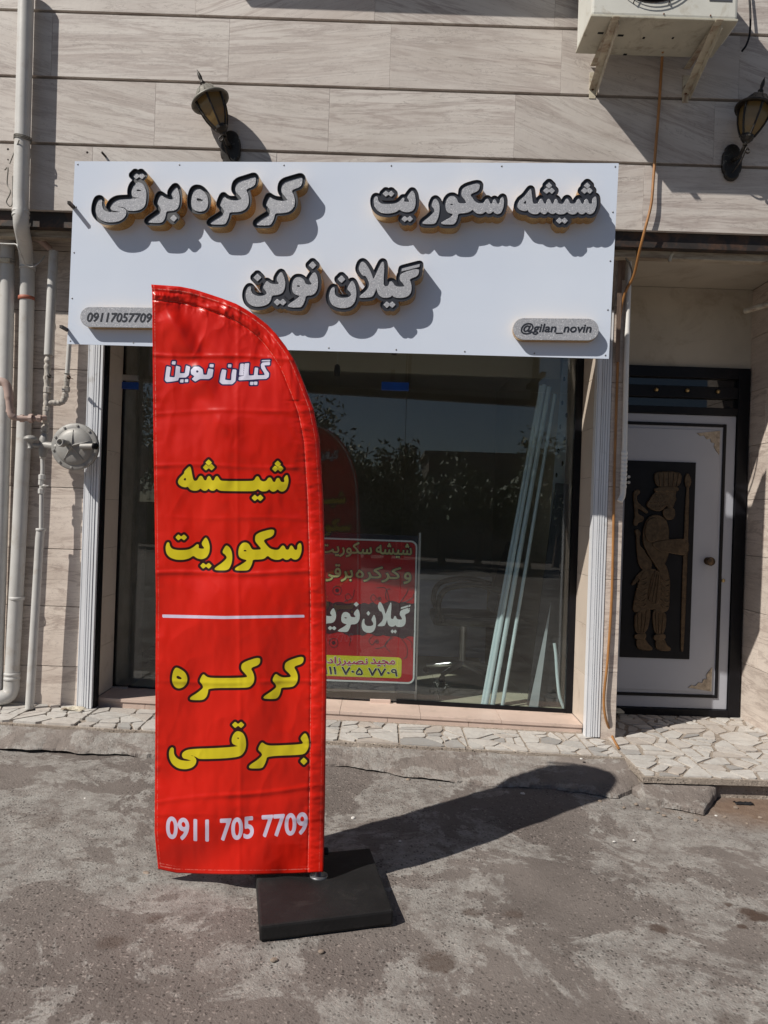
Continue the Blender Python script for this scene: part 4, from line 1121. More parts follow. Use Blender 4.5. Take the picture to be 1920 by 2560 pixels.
# steel frame behind
mb = MB()
fr = [(sTL, sTR, -1), (sBL, sBR, 1)]
for a, b, sgn in fr:
    mb.bar((a[0] + .02, D_S + .019, a[1] + sgn * .03), (b[0] - .02, D_S + .019, b[1] + sgn * .03), .04, .024, (0, 1, 0))
for t in (0.012, 0.33, 0.66, 0.988):
    x0 = sBL[0] + (sBR[0] - sBL[0]) * t; x1 = sTL[0] + (sTR[0] - sTL[0]) * t
    z0 = sBL[1] + (sBR[1] - sBL[1]) * t; z1 = sTL[1] + (sTR[1] - sTL[1]) * t
    mb.bar((x0, D_S + .0190, z0 + .055), (x1, D_S + .0190, z1 - .055), .04, .022, (0, 1, 0))
mb.build('sign_frame', M['steel_dark'], sign)
# screws round the edge
def along(a, b, n): return [(a[0] + (b[0] - a[0]) * k / n, a[1] + (b[1] - a[1]) * k / n) for k in range(n + 1)]
ins = 0.018
sc_me = MB().lathe((0, 0, 0), (0, -1, 0), [(.0042, -.001), (.0042, .002), (.0025, .003), (.0001, .0036)], 10).mesh('screw'); sc_me.materials.append(M['screw'])
for x, z in [(q[0], q[1] - ins) for q in along((sTL[0] + ins, sTL[1]), (sTR[0] - ins, sTR[1]), 5)] + [(q[0], q[1] + ins) for q in along((sBL[0] + ins, sBL[1]), (sBR[0] - ins, sBR[1]), 8)] + \
        [(q[0] + ins, q[1]) for q in along(sBL, sTL, 4)[1:-1]] + [(q[0] - ins, q[1]) for q in along(sBR, sTR, 4)[1:-1]]:
    o = bpy.data.objects.new('screw', sc_me); COL.objects.link(o); o.parent = sign; o.location = Vector((x, D_S, z)) - OFF[sign.name]
# mounting rods that stick out past the left edge
for (a, b, dd) in (((172, 506), (186, 520), .07), ((152, 816), (170, 826), .06)):
    p0 = SIGN_I @ P(*a, S_C0 + .17 - dd); p1 = SIGN_I @ P(*b, S_C0 + .19)
    MB().bar(p0, p1, .016, .016).build('mounting_rod', M['steel_dark'], sign)

def glitter():
    ma, nt, bs = newmat('silver_glitter')
    vec = objvec(nt, False)
    vo = N(nt, 'ShaderNodeTexVoronoi'); vo.inputs['Scale'].default_value = 330; L(nt, vec, vo.inputs['Vector'])
    sp = N(nt, 'ShaderNodeSeparateColor'); L(nt, vo.outputs['Color'], sp.inputs[0])
    c = ramp(nt, sp.outputs[0], [(0.0, (0.26, 0.27, 0.295)), (0.5, (0.34, 0.35, 0.38)), (0.95, (0.40, 0.41, 0.44)), (1.0, (0.75, 0.75, 0.77))])
    L(nt, c, bs.inputs['Base Color'])
    L(nt, ramp(nt, sp.outputs[2], [(0, 0.2), (1, 0.55)]), bs.inputs['Roughness'])
    L(nt, ramp(nt, sp.outputs[1], [(0.85, 0.0), (1.0, 0.5)]), bs.inputs['Metallic'])
    bump(nt, bs, sp.outputs[1], 0.35, 0.001)
    return ma
M['glitter'] = glitter()
def gold_side():
    ma, nt, bs = newmat('gold_side')
    vec = objvec(nt, False)
    n1 = noise(nt, vec, 9, 4, 0.6)
    c = ramp(nt, n1, [(0.3, (0.62, 0.34, 0.10)), (0.7, (0.85, 0.54, 0.20))])
    vo = N(nt, 'ShaderNodeTexVoronoi'); vo.inputs['Scale'].default_value = 130; L(nt, vec, vo.inputs['Vector'])
    c = mix(nt, ramp(nt, vo.outputs['Distance'], [(0.2, 0.55), (0.45, 0.0)]), c, (0.12, 0.06, 0.02))
    L(nt, c, bs.inputs['Base Color'])
    bs.inputs['Metallic'].default_value = 0.9; bs.inputs['Roughness'].default_value = 0.27
    bump(nt, bs, vo.outputs['Distance'], 0.4, 0.003)
    return ma
M['gold'] = gold_side()
M['trim'] = plain('dark_acrylic', (0.020, 0.022, 0.030), 0.4, var=0.1, scale=5, bmp=0.03)
M['trim2'] = plain('grey_acrylic', (0.055, 0.058, 0.065), 0.45, var=0.1, scale=5, bmp=0.03)
DEP = 0.080
def raised_word(w, name_label, r=9.0, recess=0.003, trim='trim', wall=1.0):
    lps = loops_of(w)
    allp = np.array([q for l in lps for q in l])
    x0, y0 = allp.min(0) - r - 4; x1, y1 = allp.max(0) + r + 4
    st = 1.0
    gx = np.arange(x0, x1, st); gy = np.arange(y0, y1, st)
    X, Y = np.meshgrid(gx, gy)
    F = sdf(lps, X, Y)
    F = F                                                 # dilated outline
    outer = contours(F, x0, y0, st, r)
    inner = contours(F, x0, y0, st, r - wall)
    # islands inside the outline (letter counters) are closed by the plate: keep only the big loops of the outline
    def area(l): a = np.array(l); return abs(np.sum(a[:, 0] * np.roll(a[:, 1], -1) - np.roll(a[:, 0], -1) * a[:, 1])) / 2
    def inside(pt, lp):
        a = np.array(lp); x, y = pt; c = False
        for (xa, ya), (xb, yb) in zip(a, np.roll(a, -1, 0)):
            if (ya > y) != (yb > y) and x < (xb - xa) * (y - ya) / (yb - ya) + xa: c = not c
        return c
    def solid(ls):
        ls = [l for l in ls if area(l) > 40]
        return [thin(l, 2) for l in ls if not any(m_ is not l and area(m_) > area(l) and inside(l[0], m_) for m_ in ls)]
    lin = solid(contours(F, x0, y0, st, r - wall - .6))
    outer = solid(outer); inner = solid(inner)
    toS = lambda l: [SX(x, y, DEP) for x, y in l]
    shell = wall_fill('raised_word', [toS(l) for l in outer] + [toS(l) for l in inner], D_S - .0005, DEP, M['gold'], sign)
    if name_label: shell['label'] = name_label
    # thin black lip on the front edge and a black lining inside it
    wall_fill('rim', [toS(l) for l in outer] + [toS(l) for l in inner], D_S - DEP - .0006, .003, M['trim'], shell)
    if recess > .01:
        wall_fill('lining', [toS(l) for l in inner] + [toS(l) for l in lin], D_S - DEP + recess + .001, recess + .003, M['trim'], shell)
    front = D_S - DEP + recess
    wall_fill('backing_plate', [toS(l) for l in inner], front + .012, .012, M[trim], shell)
    # letters: every body with the holes that lie inside it
    def inside(pt, lp):
        a = np.array(lp); x, y = pt; c = False
        for (xa, ya), (xb, yb) in zip(a, np.roll(a, -1, 0)):
            if (ya > y) != (yb > y) and x < (xb - xa) * (y - ya) / (yb - ya) + xa: c = not c
        return c
    for b in w['body']:
        hs = [h for h in w['hole'] if inside(np.mean(h, 0), b)]
        wall_fill('letter', [toS(b)] + [toS(h) for h in hs], front - .0002, .005, M['glitter'], shell, bevel=.0012)
    for d in w['dot']:
        wall_fill('letter_dot', [toS(d)], front - .0002, .005, M['glitter'], shell, bevel=.0012)
raised_word(S_KERKERE, None, 9.2, 0.014, 'trim2')
raised_word(S_BARGHI, None, 9.2, 0.014, 'trim2')
raised_word(S_SHISHE, None, 10.2)
raised_word(S_SECURIT, None, 9.6)
raised_word(S_GILAN, None, 9.6)
raised_word(S_NOVIN, None, 9.4)

def text_loops(s, shear=0.0, res=6):
    """outlines of a line of type as (x, y) loops, one unit high"""
    cu = bpy.data.curves.new('tmp', 'FONT'); cu.body = s; cu.shear = shear; cu.resolution_u = res
    ob = bpy.data.objects.new('tmp', cu); COL.objects.link(ob)
    dg = bpy.context.evaluated_depsgraph_get()
    c2 = ob.to_curve(dg, apply_modifiers=False)
    out = []
    for sp in c2.splines:
        pts = []
        if sp.type == 'BEZIER':
            bp = sp.bezier_points; n = len(bp)
            for i in range(n):
                a, b = bp[i], bp[(i + 1) % n]
                straight = a.handle_right_type == 'VECTOR' and b.handle_left_type == 'VECTOR'
                for k in range(1 if straight else res):
                    t = k / res
                    q = a.co * (1 - t) ** 3 + a.handle_right * 3 * t * (1 - t) ** 2 + b.handle_left * 3 * t * t * (1 - t) + b.co * t ** 3
                    pts.append((q.x, q.y))
        else:
            pts = [(q.co.x, q.co.y) for q in sp.points]
        if len(pts) > 2: out.append(pts)
    ob.to_curve_clear()
    bpy.data.objects.remove(ob); bpy.data.curves.remove(cu)
    return out
def fit(loops, x0, x1, y0, y1):
    """scale loops (y up) into a pixel box, y0 = top"""
    a = np.array([q for l in loops for q in l]); mn = a.min(0); mx_ = a.max(0)
    f = lambda q: (x0 + (q[0] - mn[0]) / (mx_[0] - mn[0]) * (x1 - x0), y1 - (q[1] - mn[1]) / (mx_[1] - mn[1]) * (y1 - y0))
    return [[f(q) for q in l] for l in loops]
def embolden(loops, r, st=0.5):
    a = np.array([q for l in loops for q in l]); x0, y0 = a.min(0) - r - 2; x1, y1 = a.max(0) + r + 2
    X, Y = np.meshgrid(np.arange(x0, x1, st), np.arange(y0, y1, st))
    return contours(sdf(loops, X, Y), x0, y0, st, r)
# the two small lozenge plates
def lozenge(x0, x1, y0, y1, slope, text, tx0, tx1, ty0, ty1):
    r = (y1 - y0) / 2; pts = []
    for k in range(13):
        a = -math.pi / 2 + math.pi * k / 12; pts.append((x1 - r + r * math.cos(a), (y0 + y1) / 2 + r * math.sin(a)))
    for k in range(13):
        a = math.pi / 2 + math.pi * k / 12; pts.append((x0 + r + r * math.cos(a), (y0 + y1) / 2 + r * math.sin(a)))
    sl = lambda q: (q[0], q[1] + (q[0] - x0) * slope)
    dep = 0.045
    shell = wall_fill('lozenge_plate', [[SX(*sl(q), dep) for q in pts]], D_S - .0005, dep, M['gold'], sign)
    pin = [((q[0] - (x0 + x1) / 2) * .993 + (x0 + x1) / 2, (q[1] - (y0 + y1) / 2) * .975 + (y0 + y1) / 2) for q in pts]
    wall_fill('plate_face', [[SX(*sl(q), dep) for q in pin]], D_S - dep - .0002, .004, M['glitter'], shell, bevel=.001)
    lt = embolden(fit(text_loops(text, 0.22), tx0, tx1, ty0, ty1), 0.55)
    wall_fill('lettering', [[SX(*sl(q), dep) for q in l] for l in lt], D_S - dep - .0045, .0015, M['trim'], shell)
lozenge(1282, 1497, 795, 850, 0.010, '@gilan_novin', 1302, 1478, 808, 836)
lozenge(201, 418, 767, 818, 0.012, '09117057709', 219, 380, 782, 804)

# struts from the wall to the standing-off end
for t, zf in ((.62, .12), (.62, .88), (.97, .14), (.97, .86)):
    x = sBL[0] + (sBR[0] - sBL[0]) * t; z = sBR[1] + (sTR[1] - sBR[1]) * zf
    p = SIGN_M @ Vector((x, D_S + .032, z)); e = Vector((p.x, D_O - .002 if z > Z_O else D_W, p.z))
    MB().bar(SIGN_I @ p, SIGN_I @ e, .03, .03).build('strut', M['steel_dark'], sign)
sign.location = SIGN_M @ sign.location
sign.rotation_euler = (0, 0, math.atan(S_C1))

# ================================================================== feather banner
D_B = 2.85
pole_q = P(797, 2190, D_B)
ban = thing('feather_banner', (pole_q.x, D_B, SZ(pole_q.x, D_B)), 'red feather banner with yellow lettering on a black rubber base', 'banner')
left_t = np.array([(712, 378), (730, 381), (800, 381), (1100, 384), (1500, 390), (1900, 388), (2080, 387), (2120, 390), (2160, 394), (2185, 396)], float)
right_t = np.array([(712, 379), (714, 410), (717, 450), (724, 485), (735, 520), (747, 556), (760, 590), (774, 615), (790, 640), (812, 668), (835, 690), (866, 714), (900, 735), (930, 748), (960, 760), (1020, 783), (1100, 799), (1250, 808), (1500, 815), (1700, 816), (2000, 812), (2100, 810), (2185, 808)], float)
NV, NU = 620, 190
tt = np.linspace(0, 1, NV)
ty = 712 + 1468 * (0.12 * tt ** 2.2 / 1 + 0.88 * tt ** 1.25)
ty = 712 + (ty - 712) * (2180 - 712) / (ty[-1] - 712)
xl_ = np.interp(ty, left_t[:, 0], left_t[:, 1]); xr_ = np.interp(ty, right_t[:, 0], right_t[:, 1])
uu = np.linspace(0, 1, NU)
PX = xl_[:, None] + (xr_ - xl_)[:, None] * uu[None, :]
PY = np.repeat(ty[:, None], NU, 1)
# hem sags a little towards the middle, sides scallop slightly
sag = np.clip((PY - 2080) / 100, 0, 1)
PY = PY + sag * (6 * np.sin(np.pi * np.clip((PX - 395) / 410, 0, 1)) - 8 * np.clip((440 - PX) / 45, 0, 1))
RX = xr_[:, None] - PX                      # distance from the sleeve edge, pixels
wid = (xr_ - xl_)[:, None]
slv = np.clip(1 - np.abs(RX - 19) / 19, 0, 1)           # sleeve profile
# on the curved top the sleeve follows the outline: use distance to the outline curve
curve = np.stack([right_t[:, 1], right_t[:, 0]], 1)
dcur = np.full(PX.shape, 1e9)
for (x0, y0), (x1, y1) in zip(curve[:-1], curve[1:]):
    dx, dy = x1 - x0, y1 - y0; l2 = dx * dx + dy * dy
    t = np.clip(((PX - x0) * dx + (PY - y0) * dy) / l2, 0, 1)
    dcur = np.minimum(dcur, np.hypot(PX - x0 - t * dx, PY - y0 - t * dy))
SLW = 38.0
s = np.clip(dcur / SLW, 0, 1)
bulge = 0.0075 * np.sqrt(np.clip(1 - (2 * s - 1) ** 2, 0, 1)) * (dcur < SLW)
pinch = np.exp(-((dcur - SLW) / 3.0) ** 2)
# gathers along the sleeve
arc = np.where(PY > 1000, PY, 1000 - (800 - PX) * 0.6)
gath = fbm(arc / 11.0, dcur / 30.0, 41, 3) * np.exp(-((dcur - 30) / 26.0) ** 2)
gath2 = fbm(arc / 26.0 + dcur / 22.0, dcur / 60.0, 47, 2) * np.exp(-(dcur / 60.0) ** 2)
dep = bulge * (1 + 0.05 * gath) - 0.003 * pinch + 0.0016 * gath + 0.0014 * gath2
# the top of the sleeve is pulled into long pleats that follow the curve
topw = np.clip((1010 - PY) / 120, 0, 1)
dep += topw * 0.0042 * vnoise(dcur / 8.5, arc / 75.0, 43) * np.exp(-((dcur - 16) / 24.0) ** 2)
dep += topw * 0.0022 * gath
# sharp little facets where the cloth was packed
rg1 = 1 - np.abs(fbm(PX / 95.0 + PY / 260.0, PY / 150.0 - PX / 300.0, 57, 3)); rg2 = 1 - np.abs(fbm(PX / 130.0 - PY / 190.0, PY / 210.0 + PX / 150.0, 59, 3))
dep += (0.0058 * rg1 ** 2 + 0.0045 * rg2 ** 2) * (0.34 + 0.5 * np.clip((1000 - PY) / 200, 0, 1))
# broad billow, tension folds from the tip and soft waves
dep += 0.018 * np.sin(np.pi * np.clip((PX - xl_[:, None]) / np.maximum(wid, 30), 0, 1)) * np.clip((PY - 760) / 300, 0, 1)
dep += 0.020 * fbm(PX / 210.0, PY / 260.0, 51, 2) + 0.0030 * fbm(PX / 55.0, PY / 120.0, 61, 3)
ax = (PX - 385) * 0.86 - (PY - 720) * 0.47           # across the diagonal tension fold
al = (PX - 385) * 0.47 + (PY - 720) * 0.86
dep += 0.011 * np.exp(-((ax + 6 - 10 * np.sin(al / 90.0)) / (14 + al * 0.05)) ** 2) * np.exp(-((al - 180) / 260) ** 2)
dep -= 0.006 * np.exp(-((ax - 38) / 24) ** 2) * np.exp(-((al - 150) / 220) ** 2)
# satin catches the light on soft steps along the tension fold
dep += 0.0065 * np.sin(al / 17.5 + 1.6 * vnoise(ax / 40.0, al / 80.0, 63)) * np.exp(-((ax + 4) / (20 + al * 0.05)) ** 2) * np.clip(al / 60, 0, 1) * np.exp(-((al - 140) / 260) ** 2)
# packing creases
for cy, amp, sl, ph in ((893, .0035, .035, 0), (1028, .0028, -.02, 1), (1166, .0036, .01, 2), (1295, .0015, .02, 5), (1432, .0042, -.008, 3), (1705, .0025, .0, 4), (1985, .0045, -.10, 2.2), (2040, .0018, .03, 1)):
    yc = cy + sl * (PX - 600) + 3.0 * np.sin(PX / 55.0 + ph)
    brk = 0.4 + 0.6 * np.clip(vnoise(PX / 45.0, np.full_like(PX, cy * .37), 71) + 0.5, 0, 1)
    q = PY - yc
    dep += 0.8 * amp * brk * (np.exp(-(q / 5.0) ** 2) - 0.6 * np.exp(-((q - 12) / 12.0) ** 2))
xc = 597 + 4 * np.sin(PY / 240.0)
dep += 0.0012 * np.exp(-((PX - xc) / 5.0) ** 2) - 0.0012 * np.exp(-((PX - xc + 14) / 12.0) ** 2)
# side hem ripple
dep += 0.0022 * vnoise(PY / 14.0, np.zeros_like(PY), 81) * np.exp(-(PX - xl_[:, None]) / 14.0)
dep += 0.012 * np.clip((PY - 2110) / 70, 0, 1) * np.sin(PX / 42.0)
verts = np.empty((NV * NU, 3))
u_, v_ = PX - 960.0, 1280.0 - PY
A_ = (u_ * CT - v_ * ST) / FPX; B_ = (u_ * ST + v_ * CT) / FPX
DD = D_B - dep
verts[:, 0] = (A_ * DD).ravel(); verts[:, 1] = DD.ravel(); verts[:, 2] = (CAMZ + B_ * DD).ravel()
me = bpy.data.meshes.new('cloth')
ii = np.arange(NV - 1)[:, None] * NU + np.arange(NU - 1)[None, :]
faces = np.stack([ii, ii + NU, ii + NU + 1, ii + 1], -1).reshape(-1, 4)
me.from_pydata(verts.tolist(), [], faces.tolist())
me.polygons.foreach_set('use_smooth', [True] * len(me.polygons))
def region_sdf(loops, pad=16):
    a = np.array([q for l in loops for q in l]); mn = a.min(0) - pad; mx_ = a.max(0) + pad
    F = np.full(PX.shape, 30.0)
    sel = (PX > mn[0]) & (PX < mx_[0]) & (PY > mn[1]) & (PY < mx_[1])
    F[sel] = sdf(loops, PX[sel], PY[sel])
    return F
fy = np.full(PX.shape, 30.0)
for w in (B_SHISHE, B_SECURIT, B_KERKERE, B_BARGHI):
    fy = np.minimum(fy, region_sdf(loops_of(w)))
fw = region_sdf(loops_of(B_GILAN))
dg_l = fit(text_loops('0911 705 7709'), 417, 768, 2046, 2096)
def warp(q):
    x, y = q
    base = np.interp(x, [417, 450, 510, 580, 640, 700, 768], [2094, 2098, 2103, 2099, 2093, 2089, 2084])
    return (x, base - (2096 - y) * 1.06)
dg_l = [[warp(q) for q in l] for l in dg_l]
fd = region_sdf(dg_l) - 1.7
bar_l = [[(406, 1536), (560, 1540), (761, 1537), (761, 1543.5), (560, 1547.5), (406, 1544)]]
fd = np.minimum(fd, region_sdf(bar_l))
# stitching lines
st_l = np.minimum(np.abs(dcur - SLW), np.abs(dcur - 10.0))
hem = np.full(PX.shape, 30.0)
hb = 2180 + 6 * np.sin(np.pi * np.clip((PX - 395) / 410, 0, 1)) - 8 * np.clip((440 - PX) / 45, 0, 1)
for k in (4.5, 9.5, 15.5):
    hem = np.minimum(hem, np.where((PX < 775) & (PX > 394), np.abs(PY - hb + k), 30.0))
hem = np.minimum(hem, np.abs(PX - xl_[:, None] - 6))
for nm, F in (('ink_yellow', fy), ('ink_name', fw), ('ink_white', fd), ('stitch', np.minimum(st_l, hem))):
    at = me.attributes.new(nm, 'FLOAT', 'POINT'); at.data.foreach_set('value', F.ravel().astype(np.float32))
def cloth_mat():
    ma, nt, bs = newmat('red_satin')
    def at(nm):
        n = N(nt, 'ShaderNodeAttribute'); n.attribute_name = nm; return n.outputs['Fac']
    def step(v, e, w=0.35):
        m1 = N(nt, 'ShaderNodeMapRange'); m1.inputs['From Min'].default_value = e - w; m1.inputs['From Max'].default_value = e + w
        m1.inputs['To Min'].default_value = 1; m1.inputs['To Max'].default_value = 0; L(nt, v, m1.inputs[0]); return m1.outputs[0]
    tc = N(nt, 'ShaderNodeTexCoord'); vec = tc.outputs['Object']
    red = ramp(nt, noise(nt, vec, 3, 4, 0.5), [(0.3, (0.60, 0.011, 0.0035)), (0.7, (0.67, 0.014, 0.0045))])
    y, w, d = at('ink_yellow'), at('ink_name'), at('ink_white')
    c = mix(nt, step(y, 6.2, 0.6), red, (0.028, 0.005, 0.006))
    c = mix(nt, step(y, 0.0), c, (0.66, 0.55, 0.018))
    c = mix(nt, step(w, 3.6, 0.5), c, (0.02, 0.015, 0.07))
    c = mix(nt, step(w, 0.0), c, (0.68, 0.67, 0.80))
    c = mix(nt, step(d, 0.0), c, (0.66, 0.60, 0.76))
    dash = ramp(nt, noise(nt, vec, 160, 2, 0.5), [(0.40, 0.0), (0.52, 1.0)])
    c = mix(nt, mth(nt, 'MULTIPLY', step(at('stitch'), 0.8, 0.5), mth(nt, 'MULTIPLY', dash, 0.75)), c, (0.85, 0.30, 0.24))
    L(nt, c, bs.inputs['Base Color'])
    bs.inputs['Roughness'].default_value = 0.30
    bs.inputs['Specular IOR Level'].default_value = 0.40
    bs.inputs['Sheen Weight'].default_value = 0.0
    bs.inputs['Sheen Tint'].default_value = (1, 0.3, 0.2, 1)
    # satin weave: fine vertical threads
    mp = N(nt, 'ShaderNodeMapping'); mp.inputs['Scale'].default_value = (1, 1, 0.18); L(nt, vec, mp.inputs[0])
    bump(nt, bs, noise(nt, mp.outputs[0], 900, 2, 0.5), 0.10, 0.0006)
    # a little light passes through
    tl = N(nt, 'ShaderNodeBsdfTranslucent'); L(nt, c, tl.inputs[0])
    ms = N(nt, 'ShaderNodeMixShader'); ms.inputs[0].default_value = 0.10
    out = nt.nodes['Material Output']
    L(nt, bs.outputs[0], ms.inputs[1]); L(nt, tl.outputs[0], ms.inputs[2]); L(nt, ms.outputs[0], out.inputs[0])
    return ma
me.update()
cloth = link('cloth', me, cloth_mat(), ban)
sol = cloth.modifiers.new('thickness', 'SOLIDIFY'); sol.thickness = 0.0012; sol.offset = 1.0
# pole: straight in the sleeve, then bowing over to the tip
pp = []
for py, px in ((2215, 797), (2180, 797), (2000, 798), (1700, 800), (1400, 799), (1200, 793), (1080, 783), (1000, 762), (930, 735), (860, 692), (800, 634), (760, 570), (735, 500), (722, 430), (718, 395)):
    pp.append(P(px, py, D_B + .013))
zb_ = SZ(pole_q.x, D_B) + .058
pp[0] = Vector((pp[1].x, pp[1].y, zb_ - .02))
MB().tube(smooth_path(pp, 5), 0.0075, 12).build('pole', M['chrome'], ban)
# base plate
def plate():
    top = 0.056
    zf = lambda x, y: SZ(x, y) + top
    q = [hit(650, 2316, zf), hit(984, 2276, zf), hit(925, 2119, zf)]
    q.append(q[0] + (q[2] - q[1]))
    c = sum((Vector(v) for v in q), Vector()) / 4
    poly = [(v.x, v.y) for v in q]
    mb = MB().slab(poly, lambda x, y: SZ(x, y) + 0.004, lambda x, y: zf(x, y))
    return mb
plate().build('base_plate', M['rubber'], ban, bevel=0.008)
MB().lathe((pp[1].x, pp[1].y, zb_ - .002), (0, 0, 1), [(.034, -.002), (.034, .003), (.031, .005), (.012, .006), (.012, .03), (.0085, .032), (.0085, .05)], 28).build('socket', M['screw'], ban)
kk = P(812, 2128, D_B + .01)
MB().lathe((kk.x, kk.y, kk.z), (1, 0.3, 0), [(.0001, -.012), (.012, -.012), (.014, -.008), (.014, .008), (.012, .012), (.0001, .012)], 14).build('clamp_knob', M['black'], ban)

# ================================================================== wall lanterns
def lantern(base, axis, plate_c, label, scroll_side, capm='lamp_cap'):
    """base: foot of the lamp body, axis: body axis, plate_c: centre of the wall plate"""
    t = thing('wall_lantern', (plate_c.x, D_O, plate_c.z), label, 'lantern')
    ax = axis.normalized()
    ref = Vector((0, -1, 0)); ref = (ref - ax * ref.dot(ax)).normalized()
    H0 = 0.030
    # cup under the glass
    MB().lathe(base, ax, [(.0001, -.012), (.010, -.012), (.014, -.006), (.010, .0), (.012, .008), (.022, .014), (.034, .030), (.036, .046), (.030, .048)], 12, False, ref).build('cup', M['lamp_metal'], t)
    prof = [(.036, .042), (.055, .080), (.070, .120), (.079, .160), (.083, .205)]
    n = 6
    e1 = ref; e2 = ax.cross(e1)
    def ring(r, h, k, off=0.0):
        a = 2 * math.pi * (k + off) / n
        return base + ax * h + (e1 * math.cos(a) + e2 * math.sin(a)) * r
    for k in range(n):
        vs = []; fs = []
        for i, (r, h) in enumerate(prof):
            vs += [ring(r - .002, h, k), ring(r - .002, h, k + 1), ring(r - .005, h, k), ring(r - .005, h, k + 1)]
        for i in range(len(prof) - 1):
            a = i * 4
            fs += [(a, a + 1, a + 5, a + 4), (a + 2, a + 6, a + 7, a + 3), (a, a + 4, a + 6, a + 2), (a + 1, a + 3, a + 7, a + 5)]
        fs += [(0, 2, 3, 1), (16, 17, 19, 18)]
        MB().add(vs, fs).build('glass_panel', M['glass_lamp'], t)
        MB().tube([ring(r, h, k) for r, h in prof], [.0065, .0055, .0055, .006, .008], 6).build('rib', M['lamp_metal'], t)
    # cap: wide brim, fluted dome, finial
    cap = MB().lathe(base, ax, [(.070, .206), (.096, .198), (.107, .194), (.109, .200), (.100, .212), (.084, .222), (.067, .236), (.057, .256), (.047, .272), (.031, .284), (.016, .290)], 24, True, ref).build('cap', M[capm], t)
    mbf = MB()
    for k in range(12):
        a = 2 * math.pi * k / 12
        d = e1 * math.cos(a) + e2 * math.sin(a)
        mbf.tube([base + ax * .226 + d * .081, base + ax * .240 + d * .0645, base + ax * .258 + d * .0555, base + ax * .274 + d * .045, base + ax * .285 + d * .029], .003, 5)
    mbf.build('flutes', M[capm], cap)
    MB().lathe(base, ax, [(.014, .288), (.010, .298), (.015, .306), (.016, .312), (.009, .320), (.008, .330), (.011, .345), (.008, .368), (.0001, .395)], 12, True, ref).build('finial', M['lamp_metal'], t)
    MB().lathe(base, ax, [(.0001, .150), (.016, .146), (.026, .125), (.022, .100), (.012, .085), (.012, .05)], 16).build('bulb', M['bulb'], t)
    # wall plate: long lobed escutcheon
    lob = [(0, .105), (.022, .098), (.036, .080), (.034, .066), (.050, .050), (.052, 0), (.050, -.050), (.034, -.066), (.036, -.080), (.022, -.098), (0, -.105)]
    pl = [(plate_c.x + x * .9, plate_c.z + z * .9) for x, z in lob] + [(plate_c.x - x * .9, plate_c.z + z * .9) for x, z in reversed(lob[1:-1])]
    wall_fill('wall_plate', [chaikin(pl, 1)], D_O - .001, .028, M['lamp_metal'], t, bevel=.010)
    # arm and scroll
    pc = Vector((plate_c.x, D_O - .028, plate_c.z + .01))
    foot = base - ax * .010
    midp = Vector(((pc.x * .4 + foot.x * .6), pc.y * .45 + foot.y * .55, min(pc.z, foot.z) - .005))
    MB().tube(smooth_path([pc, midp, foot], 8), [.013] * 8 + [.010] * 8 + [.010], 10).build('arm', M['lamp_metal'], t)
    s0 = Vector((plate_c.x, D_O - .028, plate_c.z - .06))
    c = (s0 + foot) / 2 + Vector((scroll_side * .02, -.05, .035))
    pts = [s0, s0 * .5 + c * .5 + Vector((0, -.02, -.01)), c]
    for k in range(1, 9):
        a = k * 0.7
        rr = .020 * (1 - k / 11)
        pts.append(c + Vector((scroll_side * (rr * math.sin(a)), -.004 * k * .2, rr * (math.cos(a) - 1))))
    MB().tube(smooth_path(pts, 4), .0042, 7).build('scroll', M['lamp_metal'], t)
    return t
bL = P(560, 336, 4.21); tL = P(499, 190, 4.22)
axL = (tL - bL)
lantern(bL, axL, P(578, 376, D_O), 'dark metal wall lantern with a grey cap, tipped sideways above the white sign', -1)
bR = P(1863, 360, 4.20); tR = P(1906, 213, 4.215)
lantern(bR, tR - bR, P(1826, 410, D_O), 'black wall lantern with a bright bulb beside the air conditioner', 1, 'lamp_metal')

# ================================================================== air conditioner on brackets
zA = P(1660, 48, 3.91).z
xA0 = P(1479, 40, 3.91).x; xA1 = P(1843, 46, 3.91).x
yA0, yA1 = 3.91, 4.22
ac = thing('air_conditioner', ((xA0 + xA1) / 2, 4.06, zA), 'off-white outdoor air conditioner unit on rusty brackets, seen from below', 'air conditioner')
hA = 0.55
MB().box(xA0, xA1, yA0, yA1, zA + .012, zA + hA).build('casing', M['ac'], ac, bevel=0.012)
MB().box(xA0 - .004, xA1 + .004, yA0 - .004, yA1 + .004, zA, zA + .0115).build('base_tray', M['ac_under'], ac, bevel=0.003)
cx, cz, r0 = xA0 + .30, zA + .295, .225
mb = MB()
def ringt(mb, cx, y, cz, r, w):
    mb.tube([(cx + r * math.cos(a), y, cz + r * math.sin(a)) for a in np.linspace(0, 2 * math.pi, 49)], w, 6, False)
gr = MB()
for r in np.arange(.05, r0 + .001, .0194): ringt(gr, cx, yA0 - .018, cz, float(r), .0022)
for k in range(8):
    a = k * math.pi / 4 + math.pi / 8
    gr.tube([(cx + .03 * math.cos(a), yA0 - .020, cz + .03 * math.sin(a)), (cx + (r0 + .005) * math.cos(a), yA0 - .016, cz + (r0 + .005) * math.sin(a)), (cx + (r0 + .012) * math.cos(a), yA0 - .0005, cz + (r0 + .012) * math.sin(a))], .0028, 6)
gr.build('fan_grille', M['steel_dark'], ac)
fan = MB().lathe((cx, yA0 - .0006, cz), (0, -1, 0), [(.0001, .002), (.215, .002), (.215, 0)], 40)
fan.build('fan_opening', M['black'], ac)
MB().box(xA1 - .145, xA1 - .03, yA0 - .003, yA0 - .0005, zA + .10, zA + .20).build('label_plate', M['screw'], ac)
for k in range(2):
    x = xA1 - .01 - .0 
MB().box(xA1 + .001, xA1 + .045, yA0 + .10, yA1 - .03, zA + .05, zA + .22).build('valve_cover', M['ac'], ac, bevel=0.008)
